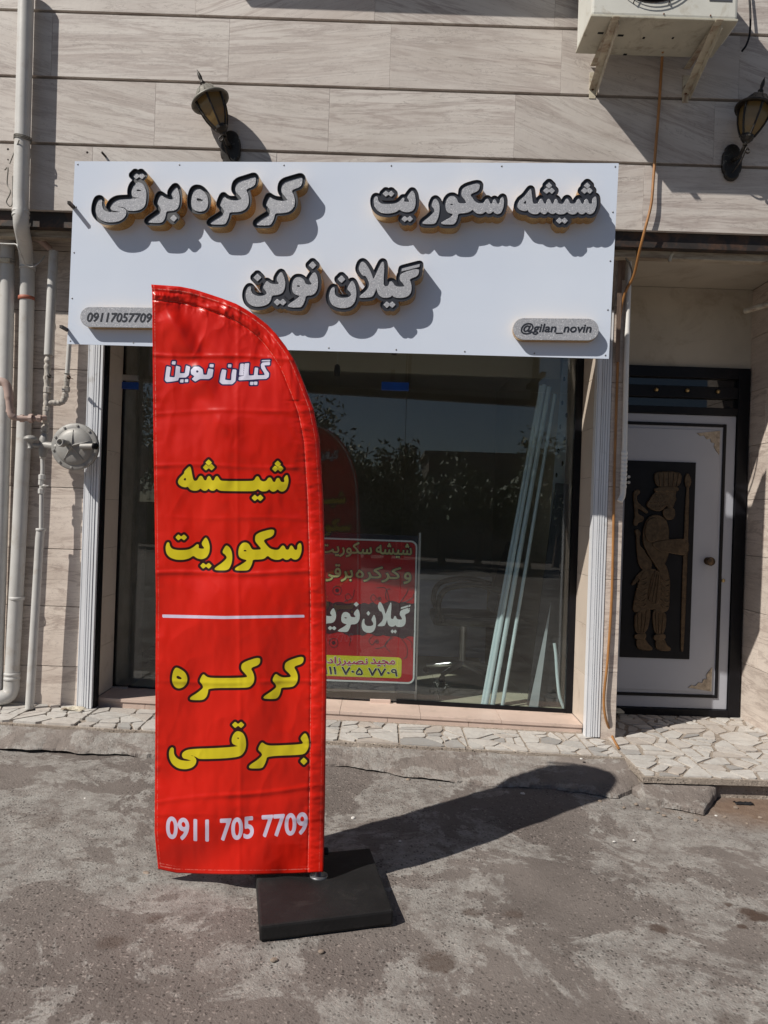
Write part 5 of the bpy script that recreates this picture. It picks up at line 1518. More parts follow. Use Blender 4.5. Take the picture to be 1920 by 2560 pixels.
for px in (1660, 1777):
    q = P(px, 43, 3.905); MB().lathe((q.x, yA0 - .0005, zA + .026), (0, -1, 0), [(.004, 0), (.004, .003), (.0001, .004)], 8).build('screw', M['rust'], ac)
# slots punched in the tray
for px, py, w in ((1552, 88, .03), (1612, 92, .012), (1684, 90, .01), (1586, 134, .02), (1500, 84, .03)):
    q = P(px, py, 4.05); x = q.x
    y = yA0 + (py - 48) / (135 - 48) * (yA1 - yA0)
    MB().box(x - w / 2, x + w / 2, y - .008, y + .008, zA - .0012, zA - .0002).build('drain_slot', M['black'], ac)
def bracket(px_front, px_wall, py_wall, label):
    f = P(px_front, 42, 3.90); wv = P(px_wall, py_wall, D_O - .01)
    x = (f.x + wv.x) / 2
    t = thing('wall_bracket', (x, D_O, wv.z), label, 'bracket', 'brackets under the air conditioner')
    zt = zA - .004
    MB().box(x - .018, x + .018, yA0 - .02, D_O - .006, zt - .003, zt).build('arm', M['bracket'], t)
    zl = wv.z - .01
    MB().box(x - .018, x + .018, D_O - .005, D_O - .001, zl, zt - .036).build('wall_strap', M['bracket'], t)
    a = Vector((x, yA0 + .005, zt - .016)); b = Vector((x, D_O - .012, zl + .03))
    # angle-iron brace
    d = (b - a).normalized(); nrm = Vector((1, 0, 0)).cross(d).normalized()
    mb = MB()
    for off, w, h in ((Vector((0.019, 0, 0)), .003, .044), (nrm * .021, .040, .003)):
        p0, p1 = a + off, b + off
        sx = Vector((1, 0, 0))
        q = []
        for c in (p0, p1):
            for i, j in ((-1, -1), (1, -1), (1, 1), (-1, 1)):
                q.append(c + sx * (i * w / 2) + nrm * (j * h / 2))
        mb.add(q, [(0, 3, 2, 1), (4, 5, 6, 7), (0, 1, 5, 4), (1, 2, 6, 5), (2, 3, 7, 6), (3, 0, 4, 7)])
    mb.build('brace', M['bracket'], t)
    for z in (zl + .05, zt - .10):
        MB().lathe((x, D_O - .005, z), (0, -1, 0), [(.008, 0), (.008, .006), (.0001, .007)], 6, False).build('bolt', M['rust'], t)
bracket(1542, 1480, 240, 'rusty cream bracket under the fan side of the air conditioner, away from the lantern')
bracket(1808, 1706, 250, 'rusty cream bracket under the air conditioner, next to the black lantern')

# cable stub and drain hose
pts = [P(1872, -30, 4.30), P(1876, 40, 4.29), P(1874, 85, 4.28), P(1866, 112, 4.27), P(1855, 128, 4.27)]
tag(MB().tube(smooth_path(pts, 6), .006, 8).build('cable', M['black'], None, origin=pts[-1]), 'short black cable hanging down the wall right of the air conditioner', 'cable')
pts = [P(1657, 128, 4.18), P(1655, 150, 4.29), P(1648, 260, 4.305), P(1640, 360, 4.30), P(1634, 440, 4.295), P(1628, 510, 4.29), P(1612, 575, 4.30), P(1598, 630, 4.34), P(1584, 690, 4.42),
       P(1562, 735, 4.49), P(1549, 800, 4.530), P(1545, 900, 4.545), P(1537, 1150, 4.545), P(1533, 1350, 4.545), P(1529, 1500, 4.545), P(1519, 1650, 4.54), P(1510, 1740, 4.535), P(1513, 1790, 4.53)]
g1 = hit(1530, 1840, lambda x, y: TZ(x) + .012); g2 = hit(1546, 1870, lambda x, y: TZ(x) + .010)
pts += [g1, g2]
tag(MB().tube(smooth_path(pts, 6), .0078, 10).build('drain_hose', M['hose'], None, origin=pts[-1]), 'orange drain hose running from the air conditioner down to the paving', 'hose')

# white pipe on the pilaster with ribbed end
wp = thing('conduit_pipe', P(1560, 1250, 4.56), 'white pipe with a ribbed lower end beside the entrance door', 'pipe')
pts = [P(1574, 640, 4.53), P(1570, 760, 4.538), P(1566, 900, 4.538), P(1561, 1130, 4.538)]
MB().tube(pts, .0155, 14).build('pipe', M['conduit'], wp)
rib = MB()
q0 = P(1561, 1128, 4.538); q1 = P(1558, 1222, 4.538)
prof = []
Ln = (q1 - q0).length
for k in range(9):
    h = Ln * k / 9
    prof += [(.0165, h), (.0195, h + .006), (.0195, h + Ln / 9 - .008), (.0165, h + Ln / 9 - .001)]
rib.lathe(q0, q1 - q0, prof, 14)
rib.build('ribbed_coupling', M['conduit'], wp)
MB().tube(smooth_path([q1, P(1556, 1240, 4.536), P(1549, 1254, 4.53)], 5), .017, 12).build('elbow', M['conduit'], wp)
for dz in (0, 14): 
    q = P(1571, 1192 + dz, 4.545); MB().lathe(q, (0, -1, 0), [(.009, 0), (.009, .012), (.0001, .014)], 6, False).build('nut', M['pipe_wrap'], wp)

# old timber and steel behind the sign's right end
tmb = thing('timber_post', P(1550, 900, 4.50), 'weathered timber upright behind the right end of the sign', 'post')
MB().hexa([P(1538, 905, 4.53), P(1549, 905, 4.53), P(1549, 905, 4.57), P(1538, 905, 4.57), P(1548, 560, 4.46), P(1560, 560, 4.46), P(1560, 560, 4.50), P(1548, 560, 4.50)]).build('board', M['wood_old'], tmb)
MB().hexa([P(1552, 700, 4.50), P(1562, 700, 4.50), P(1562, 700, 4.53), P(1552, 700, 4.53), P(1556, 590, 4.44), P(1568, 590, 4.44), P(1568, 590, 4.47), P(1556, 590, 4.47)]).build('splinter', M['wood_old'], tmb)
MB().tube(smooth_path([P(1553, 600, 4.42), P(1562, 640, 4.43), P(1575, 662, 4.44), P(1580, 690, 4.45), P(1566, 720, 4.50)], 5), .005, 6).build('rag', M['wire'], tmb)
# hook under the beam
hk = [P(1683, 600, 4.44), P(1682, 620, 4.43), P(1683, 632, 4.42), P(1677, 640, 4.42), P(1674, 655, 4.42)]
tag(MB().tube(hk, [.012, .011, .010, .009, .010], 8).build('pipe_stub', M['bracket'], None, origin=hk[0]), 'short rusty pipe stub hanging from the beam over the entrance', 'pipe')
hk = [P(1862, 778, 4.75), P(1925, 760, 4.62), P(1990, 745, 4.5)]
tag(MB().tube(hk, .016, 10).build('pipe_stub', M['bracket'], None, origin=hk[0]), 'rusty cream pipe end on the entrance side wall', 'pipe')
ln_ = [P(1535, 612, 4.405), P(1620, 607, 4.40), P(1720, 610, 4.402), P(1820, 606, 4.40), P(1930, 600, 4.40)]
tag(MB().tube(smooth_path(ln_, 6), .004, 6).build('cable', M['black'], None, origin=ln_[0]), 'thin black cable strung along the beam over the entrance', 'cable')

# ================================================================== pipes on the left
def collar(mb, p, axis, r, h=.03):
    mb.lathe(p, axis, [(r, -h / 2), (r + .005, -h / 2), (r + .005, -h / 6), (r + .002, -h / 8), (r + .002, h / 8), (r + .005, h / 6), (r + .005, h / 2), (r, h / 2)], 16)
dp = thing('drain_pipe', P(29, 1735, 4.563), 'tall grey downpipe that steps back below the stone slabs', 'pipe')
r2 = .041
pts = [P(66, -40, 4.265), P(60, 200, 4.265), P(52, 500, 4.265), P(53, 560, 4.27), P(60, 600, 4.39), P(67, 650, 4.53), P(69, 690, 4.563), P(62, 1015, 4.563), P(58, 1122, 4.563), P(45, 1400, 4.563), P(29, 1705, 4.563)]
path = [pts[0], pts[1], pts[2]] + smooth_path(pts[2:7], 5)[1:] + pts[7:]
MB().tube(path, r2, 20).build('pipe', M['pipe'], dp)
el = [P(29, 1700, 4.563), P(28, 1722, 4.563), P(20, 1738, 4.55), P(0, 1745, 4.53), P(-60, 1748, 4.50)]
MB().tube(smooth_path(el, 5), r2 + .003, 18).build('elbow', M['pipe'], dp)
for q, ax_, h in ((P(52, 535, 4.266), (0, 0, 1), .035), (P(69, 668, 4.55), (0, .1, 1), .03), (P(30, 1690, 4.563), (0, 0, 1), .045)):
    mb = MB(); collar(mb, q, Vector(ax_), r2, h); mb.build('collar', M['pipe'], dp)
MB().lathe(P(66, 746, 4.563), (0, 0, 1), [(r2 + .001, -.012), (r2 + .005, -.010), (r2 + .005, .010), (r2 + .001, .012)], 18).build('clamp', M['clamp_red'], dp)
MB().lathe(P(42, 1495, 4.563), (0, 0, 1), [(r2 + .001, -.010), (r2 + .004, -.008), (r2 + .004, .008), (r2 + .001, .010)], 18).build('clamp', M['pipe'], dp)
mb = MB()
for dz in (-.008, .0, .008):
    c = P(57, 348, 4.265) + Vector((0, 0, dz))
    mb.tube([c + Vector(((r2 + .004) * math.cos(a), (r2 + .004) * math.sin(a), .004 * math.sin(a * 2))) for a in np.linspace(0, 2 * math.pi, 25)], .0025, 6, False)
mb.tube(smooth_path([P(48, 350, 4.21), P(40, 370, 4.24), P(30, 395, 4.29), P(24, 410, 4.30)], 4), .003, 6)
mb.build('tie_wire', M['wire'], dp)
mb = MB().tube(smooth_path([P(12, 425, 4.305), P(20, 420, 4.29), P(18, 460, 4.30), P(26, 480, 4.29), P(16, 505, 4.30), P(30, 512, 4.30), P(32, 440, 4.30)], 5), .0035, 6)
mb.build('loose_wire', M['wire'], dp)

p1 = thing('drain_pipe', P(0, 1700, 4.555), 'thick white pipe at the edge of the wall, left of the stepped downpipe', 'pipe')
pts = [P(19, 545, 4.555), P(18, 744, 4.555), P(14, 920, 4.555), P(9, 1060, 4.555), P(5, 1200, 4.555), P(-4, 1500, 4.555), P(-12, 1745, 4.555)]
MB().tube(pts, .040, 18).build('pipe', M['pipe'], p1)
mb = MB(); collar(mb, P(18, 655, 4.555), Vector((0, 0, 1)), .04, .03); mb.build('collar', M['pipe_wrap'], p1)
MB().box(P(8, 648, 4.555).x, P(34, 648, 4.555).x, 4.505, 4.513, P(20, 662, 4.555).z, P(20, 652, 4.555).z).build('clamp', M['bracket'], p1)

# gas riser with taped fittings
gas = thing('gas_pipe', P(74, 1766, 4.50), 'cream painted gas riser with taped joints standing on the paving', 'pipe')
MB().tube([P(134, 628, 4.50), P(133, 652, 4.50), P(122, 888, 4.50)], .0265, 16).build('upper_pipe', M['pipe'], gas)
def taped(pts, r, name, amp=.006, seed=1, mat='pipe_wrap', k=10):
    path = smooth_path(pts, k)
    rr_ = [r + amp * float(fbm(i * .9, 1.3, seed, 2)) for i in range(len(path))]
    return MB().tube(path, rr_, 12).build(name, M[mat], gas)
taped([P(122, 888, 4.50), P(119, 910, 4.50), P(118, 960, 4.50), P(116, 1010, 4.50), P(114, 1060, 4.50), P(111, 1085, 4.50)], .0185, 'taped_joint', .005, 5)
for px, py, r, h in ((119, 975, .025, .018), (116, 1022, .022, .014), (114, 1050, .025, .02), (112, 1073, .024, .02), (117, 945, .021, .012)):
    q = P(px, py, 4.50); MB().lathe(q, (0, 0, 1), [(r * .75, -h), (r, -h * .8), (r, h * .8), (r * .75, h)], 8, False).build('coupling', M['pipe_wrap'], gas)
# side branch up to the sign
br = [P(174, 840, 4.52), P(172, 880, 4.52), P(168, 934, 4.52)]
MB().tube(br, .0135, 12).build('branch_pipe', M['pipe'], gas)
taped([P(168, 934, 4.52), P(166, 960, 4.52), P(163, 985, 4.52), P(158, 1002, 4.52), P(148, 1007, 4.515), P(122, 1007, 4.505)], .0165, 'branch_joint', .004, 8)
for px, py, r, h in ((165, 973, .024, .016), (167, 950, .019, .012), (163, 990, .021, .01)):
    q = P(px, py, 4.52); MB().lathe(q, (0, 0, 1), [(r * .75, -h), (r, -h * .8), (r, h * .8), (r * .75, h)], 8, False).build('coupling', M['pipe_wrap'], gas)
for px, py in ((123, 940), (172, 943)):
    q = P(px, py, 4.47); MB().lathe(q, (.3, -1, 0), [(.0001, -.02), (.010, -.02), (.012, -.006), (.008, 0), (.012, .008), (.0001, .012)], 10).bar(q + Vector((0, -.008, 0)), q + Vector((.03, -.010, -.012)), .006, .004).build('valve_lever', M['steel_dark'], gas)
# lower run
MB().tube([P(106, 1138, 4.50), P(107, 1172, 4.50), P(104, 1215, 4.50), P(103, 1325, 4.50)], .0125, 12).build('lower_pipe', M['pipe'], gas)
for px, py, r, h in ((105, 1193, .021, .016), (103, 1205, .017, .02), (103, 1228, .019, .016), (107, 1140, .019, .014), (107, 1132, .022, .01)):
    q = P(px, py, 4.50); MB().lathe(q, (0, 0, 1), [(r * .75, -h), (r, -h * .8), (r, h * .8), (r * .75, h)], 8, False).build('coupling', M['pipe'], gas)
q = P(112, 1215, 4.47)
MB().lathe(q, (0, -1, 0), [(.0001, .014), (.010, .012), (.010, 0), (.006, -.01)], 10).bar(q + Vector((-.015, -.01, 0)), q + Vector((.028, -.012, .002)), .010, .005).build('valve_handle', M['pipe'], gas)
sleeve_b = P(74, 1762, 4.50); sleeve_b.z = TZ(sleeve_b.x) + .002
MB().tube([P(102, 1322, 4.50), P(99, 1345, 4.50), sleeve_b], [.0235, .0235, .0245], 16).lathe(P(102, 1324, 4.50), (0, 0, 1), [(.0245, -.008), (.028, -.006), (.028, .006), (.0245, .008)], 16).build('sleeve', M['pipe'], gas)

# pink primed bypass
byp = thing('bypass_pipe', P(60, 1045, 4.44), 'pinkish primed pipe bending round in front of the white pipes', 'pipe')
pts = [P(-25, 962, 4.40), P(0, 954, 4.40), P(14, 960, 4.40), P(21, 978, 4.40), P(23, 1000, 4.40), P(25, 1022, 4.40), P(29, 1038, 4.40), P(42, 1045, 4.41), P(60, 1046, 4.42), P(90, 1046, 4.44), P(114, 1044, 4.48)]
path = smooth_path(pts, 5)
rr_ = [.024 if i < 20 else (.020 if i < 34 else .0155) for i in range(len(path))]
MB().tube(path, rr_, 14).build('pipe', M['pipe_pink'], byp)
for px, py, ax_, r in ((23, 993, (0, 0, 1), .027), (26, 1027, (0, 0, 1), .025), (55, 1046, (1, 0, 0), .022), (78, 1046, (1, 0, 0), .026), (98, 1046, (1, .2, 0), .021)):
    MB().lathe(P(px, py, 4.405 if px < 50 else 4.425), ax_, [(r * .8, -.012), (r, -.010), (r, .010), (r * .8, .012)], 8, False).build('coupling', M['pipe_pink'], byp)

# gas regulator
rc = P(189, 1117, 4.44)
reg = thing('gas_regulator', rc, 'round grey gas pressure regulator with a bolted rim beside the shopfront', 'gas regulator')
R0 = 0.134
MB().lathe(rc, (0, -1, 0), [(.0001, -.05), (.06, -.05), (.10, -.03), (R0, -.012), (R0 + .002, 0), (R0 + .002, .012), (R0 - .004, .016), (R0 - .026, .018)], 40).build('flange', M['regulator'], reg)
MB().lathe(rc, (0, -1, 0), [(R0 - .026, .017), (R0 - .032, .026), (.080, .036), (.050, .042), (.028, .045), (.0001, .046)], 40).build('dome', M['regulator'], reg)
for k in range(10):
    a = k * 2 * math.pi / 10 + .2
    MB().lathe(rc + Vector(((R0 - .012) * math.cos(a), -.016, (R0 - .012) * math.sin(a))), (0, -1, 0), [(.007, 0), (.007, .007), (.0001, .008)], 6, False).build('bolt', M['regulator'], reg)
for k in range(5):
    a = k * 2 * math.pi / 5 + .35
    d = Vector((math.cos(a), 0, math.sin(a))); s_ = Vector((-math.sin(a), 0, math.cos(a)))
    o_ = rc + Vector((0, -.044, 0))
    MB().add([o_ + s_ * .016, o_ - s_ * .016, rc + d * .098 + Vector((0, -.022, 0)), o_ + Vector((0, -.022, 0)), rc + d * .095 + Vector((0, -.034, 0)),
              rc + s_ * .016 + Vector((0, -.02, 0)), rc - s_ * .016 + Vector((0, -.02, 0))],
             [(0, 3, 4), (4, 3, 1), (0, 4, 2), (4, 1, 2), (0, 2, 5), (1, 6, 2), (0, 5, 6, 1)]).build('star_rib', M['regulator'], reg)
o1 = P(150, 1106, 4.30); 
MB().tube([rc + Vector((-.03, -.05, .015)), o1], .0185, 18, False).build('outlet', M['regulator'], reg)
MB().lathe(o1, (o1 - rc - Vector((0, 0, 0))), [(.0185, -.03), (.023, -.028), (.023, .004), (.0165, .005), (.0165, -.025), (.0001, -.026)], 18).build('outlet_rim', M['regulator'], reg)
MB().tube([rc + Vector((.05, -.05, .0)), rc + Vector((.125, -.062, .002))], [.016, .017], 14).build('spring_cap', M['regulator'], reg)
MB().lathe(rc + Vector((.125, -.062, .002)), (1, -.1, 0), [(.018, 0), (.018, .022), (.0001, .023)], 14).build('black_cap', M['black'], reg)
vb = P(109, 1112, 4.47)
MB().tube([P(112, 1085, 4.48), P(110, 1098, 4.475), P(108, 1128, 4.475), P(107, 1142, 4.48)], [.018, .027, .026, .018], 10).build('valve_body', M['regulator'], reg)
MB().tube([vb, rc + Vector((-.10, .0, -.005))], [.021, .024], 10).build('inlet', M['regulator'], reg)
dk = P(76, 1100, 4.43)
MB().lathe(dk, (0, 0, 1), [(.0001, .028), (.018, .026), (.034, .016), (.039, .004), (.036, .0), (.016, -.012), (.012, -.045), (.018, -.05), (.0001, -.052)], 20).tube([dk + Vector((0, 0, -.03)), vb + Vector((0, 0, -.005))], .013, 10).build('relief_cap', M['regulator'], reg)

# loose cable across the pipes
ln_ = [P(-20, 608, 4.36), P(20, 610, 4.36), P(40, 611, 4.355), P(46, 620, 4.355), P(56, 645, 4.41), P(64, 662, 4.45), P(80, 668, 4.47), P(100, 655, 4.5), P(112, 640, 4.55)]
tag(MB().tube(smooth_path(ln_, 5), .0045, 6).build('cable', M['pipe'], None, origin=ln_[0]), 'thin white cable crossing in front of the left pipes', 'cable')
# diagonal pipe end under the beam, left of sign
dgp = [P(78, 590, 4.46), P(100, 600, 4.50), P(125, 622, 4.56)]
tag(MB().tube(dgp, .020, 10).build('pipe_stub', M['pipe_pink'], None, origin=dgp[0]), 'short slanting pipe under the beam left of the sign', 'pipe')

# bent sheet metal scrap by the left guide
sc_c = hit(182, 1772, lambda x, y: TZ(x) + .01)
scrap = MB()
vs = []; fs = []
for i in range(9):
    for j in range(5):
        x = sc_c.x - .06 + i * .016; y = sc_c.y - .03 + j * .016
        vs.append((x, y, TZ(x) + .006 + .010 * float(fbm(i * .6, j * .8, 91, 2)) + .004 * abs(j - 2)))
for i in range(8):
    for j in range(4): fs.append((i * 5 + j, (i + 1) * 5 + j, (i + 1) * 5 + j + 1, i * 5 + j + 1))
so = scrap.add(vs, fs).build('sheet_metal_scrap', M['bracket'], None, origin=sc_c)
so.modifiers.new('t', 'SOLIDIFY').thickness = .002
tag(so, 'crumpled sheet metal scrap lying at the foot of the left shutter guide', 'scrap')

# loose stones and litter
def stone(px, py, r, zf, seed, label, mat, cat='stone', name='pebble', grp=None):
    c = hit(px, py, zf)
    bm = bmesh.new(); bmesh.ops.create_icosphere(bm, subdivisions=2, radius=1)
    rr = random.Random(seed)
    off = rr.random() * 50
    for v in bm.verts:
        k = 1 + .25 * float(vnoise(v.co.x * 1.6 + off, v.co.y * 1.6 + v.co.z, 5))
        v.co = Vector((v.co.x * r * 1.3 * k, v.co.y * r * k, max(v.co.z, -.5) * r * .6 * k + r * .28))
    me = bpy.data.meshes.new(name); bm.to_mesh(me); bm.free()
    me.transform(Matrix.Rotation(rr.random() * 6, 4, 'Z')); me.transform(Matrix.Translation(c))
    o = link(name, me, mat, None, origin=c); tag(o, label, cat, grp)
M['chip'] = plain('pale_chip', (0.62, 0.60, 0.57), 0.7, var=0.15, scale=30)
M['pebble'] = plain('brown_pebble', (0.25, 0.20, 0.16), 0.8, var=0.3, scale=30)
k = 0
for px, py, r in ((883, 2046, .010), (212, 1997, .006), (1307, 1985, .009), (1535, 2105, .006), (1585, 2101, .006), (1453, 1898, .008), (1000, 2104, .006), (860, 2190, .006), (780, 1993, .007), (1790, 2040, .006)):
    zf = SZ if py > 1990 else (lambda x, y: SZ(x, y) + .03)
    if (px, py) == (1453, 1898): zf = lambda x, y: TZ(x) - .004
    stone(px, py, r, zf, k, 'small pale stone chip lying on the concrete', M['chip'], grp='pale chips on the concrete'); k += 1
for px, py, r in ((365, 2185, .011), (685, 2402, .010), (803, 2381, .009), (1560, 2020, .009), (1590, 2012, .010), (1620, 2024, .011), (1660, 2040, .009), (1700, 2046, .010), (1740, 2052, .011), (1645, 2032, .007), (1840, 2020, .012), (1812, 2044, .010), (1868, 2060, .008), (1900, 2045, .010), (1470, 2003, .008), (1500, 2004, .009), (1100, 1968, .008), (430, 1905, .008), (1020, 1950, .010)):
    stone(px, py, r, SZ, k, 'small brown pebble on the concrete by the broken kerb', M['pebble'], grp='brown pebbles by the kerb'); k += 1
rg = hit(1858, 2010, SZ)
vs = []; fs = []
for i in range(10):
    for j in range(5):
        vs.append((rg.x - .045 + i * .010, rg.y - .02 + j * .01, SZ(rg.x, rg.y) + .008 + .010 * abs(float(fbm(i * .5, j * .7, 17, 2))) - .004 * abs(j - 2)))
for i in range(9):
    for j in range(4): fs.append((i * 5 + j, (i + 1) * 5 + j, (i + 1) * 5 + j + 1, i * 5 + j + 1))
ro = MB().add(vs, fs, True).build('plastic_scrap', M['vinyl'], None, origin=rg); ro.modifiers.new('t', 'SOLIDIFY').thickness = .002
tag(ro, 'crumpled black plastic scrap lying on the bare soil', 'litter')

# ================================================================== things inside the shop
D_A = 5.03
zA0 = ZF
adb = thing('advertising_board', (P(900, 1760, D_A).x, D_A, ZF), 'red advertising board with white lettering standing behind the shop glass', 'sign board')
def AX(px, py, d=0.0):
    q = P(px, py, D_A - d); return (q.x, q.z)
def rrect(x0, y0, x1, y1, r, slope=0.035, n=6):
    pts = []
    for cx_, cy_, a0 in ((x1 - r, y0 + r, -90), (x1 - r, y1 - r, 0), (x0 + r, y1 - r, 90), (x0 + r, y0 + r, 180)):
        for k in range(n + 1):
            a = R(a0 + 90 * k / n); pts.append((cx_ + r * math.cos(a), cy_ + r * math.sin(a)))
    return [AX(x - (y - 1340) * .022 + 4, y + (x - 1040) * slope) for x, y in pts]
M['a_dark'] = plain('board_dark', (0.022, 0.026, 0.040), 0.35, var=0.1, bmp=.02)
M['a_red'] = plain('print_red', (0.42, 0.016, 0.022), 0.35, var=0.1, scale=3, bmp=.02)
M['a_white'] = plain('print_white', (0.66, 0.70, 0.72), 0.35, var=0.04, bmp=.0)
M['a_band'] = plain('print_band', (0.045, 0.020, 0.030), 0.35, var=0.2, bmp=.0)
M['a_yellow'] = plain('print_yellow', (0.60, 0.60, 0.03), 0.35, var=0.05, bmp=.0)
M['a_khaki'] = plain('print_khaki', (0.50, 0.47, 0.22), 0.35, var=0.25, scale=12, bmp=.0)
M['a_ink'] = plain('print_ink', (0.02, 0.02, 0.035), 0.35, var=0.1, bmp=.0)
M['a_crimson'] = plain('print_crimson', (0.42, 0.035, 0.10), 0.35, var=0.1, bmp=.0)
AL = 700
wall_fill('board', [[AX(*q) for q in ((AL, 1326), (1046, 1340), (1038, 1728), (AL - 6, 1716))]], D_A + .012, .012, M['a_dark'], adb)
wall_fill('white_border', [rrect(AL + 12, 1352, 1040, 1710, 16), rrect(AL + 16, 1356, 1036, 1706, 13)], D_A - .0003, .0012, M['a_white'], adb)
red = wall_fill('red_print', [rrect(AL + 16.5, 1356.5, 1035.5, 1705.5, 12.5)], D_A - .0003, .0010, M['a_red'], adb)
sl = lambda q: AX(q[0] - (q[1] - 1340) * .022 + 4, q[1] + (q[0] - 1040) * .035)
# ragged dark band
up = [(AL + 17 + i * 6.38, 1512 + 5 * float(fbm(i * .5, .3, 7, 3)) - (5 if i > 36 else 0)) for i in range(51)]
dn = [(AL + 17 + i * 6.38, 1590 + 5 * float(fbm(i * .5, 4.3, 9, 3)) + (4 if i > 36 else 0)) for i in range(51)]
wall_fill('dark_band', [[sl(q) for q in up + dn[::-1]]], D_A - .0014, .0008, M['a_band'], adb)
# curls and rings printed round the band
mb = MB()
def curl(pts, w=.0022): mb.tube(smooth_path([Vector((*[(sl(q)[0]), ], D_A - .0016, sl(q)[1])) for q in pts], 6), [w] * ((len(pts) - 1) * 6 + 1), 5)
for pts in ([(975, 1515), (968, 1485), (960, 1472), (940, 1473)], [(985, 1512), (965, 1500), (965, 1478), (975, 1474)], [(1000, 1508), (1015, 1485), (1020, 1472)], [(1005, 1510), (1030, 1495), (1033, 1485)],
            [(935, 1512), (926, 1500), (932, 1490), (940, 1498), (936, 1506)], [(860, 1510), (880, 1500), (885, 1480)], [(870, 1512), (862, 1498), (870, 1490), (878, 1498)],
            [(1000, 1592), (1018, 1615), (1020, 1640), (1012, 1648)], [(1008, 1590), (1030, 1605), (1032, 1620)], [(980, 1592), (965, 1615), (955, 1622), (940, 1625)], [(985, 1595), (970, 1605), (965, 1618), (978, 1632)], [(935, 1592), (924, 1605), (932, 1616), (940, 1606)], [(870, 1592), (878, 1602), (875, 1620)]):
    curl(pts)
for px, py, r in ((842, 1483, 11), (836, 1614, 11), (948, 1500, 4), (944, 1607, 4), (1028, 1518, 8), (1028, 1578, 8)):
    curl([(px + r * math.cos(a), py + r * math.sin(a)) for a in np.linspace(0, 2 * math.pi, 9)])
    if r > 3: 
        mb.add([Vector((sl((px + r * .45 * math.cos(a), py + r * .45 * math.sin(a)))[0], D_A - .0018, sl((px + r * .45 * math.cos(a), py + r * .45 * math.sin(a)))[1])) for a in np.linspace(0, 2 * math.pi, 13)[:-1]], [tuple(range(12))])
mb.build('printed_scrolls', M['a_band'], adb)
wall_fill('yellow_label', [rrect(AL + 40, 1645, 1007, 1697, 9)], D_A - .0014, .0008, M['a_yellow'], adb)
def aline(text, x0, x1, y0, y1, mat, outline=None, bold=0.4, om='a_ink', d=.0024):
    lp = fit(text_loops(text), x0, x1, y0, y1)
    if outline:
        wall_fill('lettering_edge', [[sl(q) for q in l] for l in embolden(lp, outline)], D_A - d, .0006, M[om], adb)
    wall_fill('lettering', [[sl(q) for q in l] for l in embolden(lp, bold)], D_A - d - .0008, .0006, M[mat], adb)
# words in presentation forms, written from the left
KRKRE = '\ufbA9\ufeae\ufb90\ufeae\ufb90'
def vis(logical): return logical
SHISHE = '\ufeea\ufeb8\ufef4\ufeb7'; SECURIT = '\ufe96\ufef3\ufead\ufeee\ufedc\ufeb3'
KERKERE = '\ufee9\ufeae\ufedb\ufeae\ufedb'; BARGHI = '\ufbfd\ufed7\ufeae\ufe91'
aline(SHISHE, 937, 1026, 1361, 1396, 'a_khaki', 2.2, .8)
aline(SECURIT, 795, 926, 1361, 1398, 'a_khaki', 2.2, .8)
aline('\ufeed', 1008, 1026, 1432, 1460, 'a_khaki', 2.2, .8)
aline(KERKERE, 888, 1000, 1420, 1458, 'a_khaki', 2.2, .8)
aline(BARGHI, 800, 880, 1418, 1460, 'a_khaki', 2.2, .8)
# the large white name reuses the sign's letter shapes
def place_word(w, x0, x1, y0, y1, mat, d):
    lp = loops_of(w); a = np.array([q for l in lp for q in l]); mn = a.min(0); mx_ = a.max(0)
    f = lambda q: (x0 + (q[0] - mn[0]) / (mx_[0] - mn[0]) * (x1 - x0), y0 + (q[1] - mn[1]) / (mx_[1] - mn[1]) * (y1 - y0))
    wall_fill('lettering', [[sl(f(q)) for q in l] for l in lp], D_A - d, .0006, M[mat], adb)
place_word(S_GILAN, 905, 1026, 1508, 1586, 'a_white', .0024)
place_word(S_NOVIN, 770, 900, 1510, 1586, 'a_white', .0024)
MAJID = '\ufeaa\ufef4\ufea0\ufee3'; NASIR = '\ufee9\ufea9\ufe8d\ufeaf\ufead\ufef4\ufebc\ufee7'
aline(MAJID, 930, 990, 1650, 1668, 'a_crimson', 1.6, .5, 'a_white')
aline(NASIR, 808, 922, 1649, 1670, 'a_crimson', 1.6, .5, 'a_white')
aline('\u06f0\u06f9\u06f1\u06f1 \u06f7\u06f0\u06f5 \u06f7\u06f7\u06f0\u06f9', 796, 997, 1674, 1692, 'a_ink', 1.4, .6, 'a_white')
# stand
pr = P(1051, 1340, D_A)
for px in (1050, AL - 4):
    a = P(px, 1332, D_A + .008); b = P(px - 12, 1766, D_A + .008); b.z = ZF
    MB().bar(a, b, .014, .014).build('leg', M['chrome'], adb)
a = P(AL - 6, 1720, D_A + .02); b = P(1040, 1731, D_A + .02)
MB().bar(a, b, .014, .014).build('crossbar', M['chrome'], adb)
for px in (1040, AL):
    a = P(px, 1345, D_A + .03); b = Vector((a.x, D_A + .45, ZF)); MB().bar(a, b, .012, .012).build('rear_leg', M['chrome'], adb)

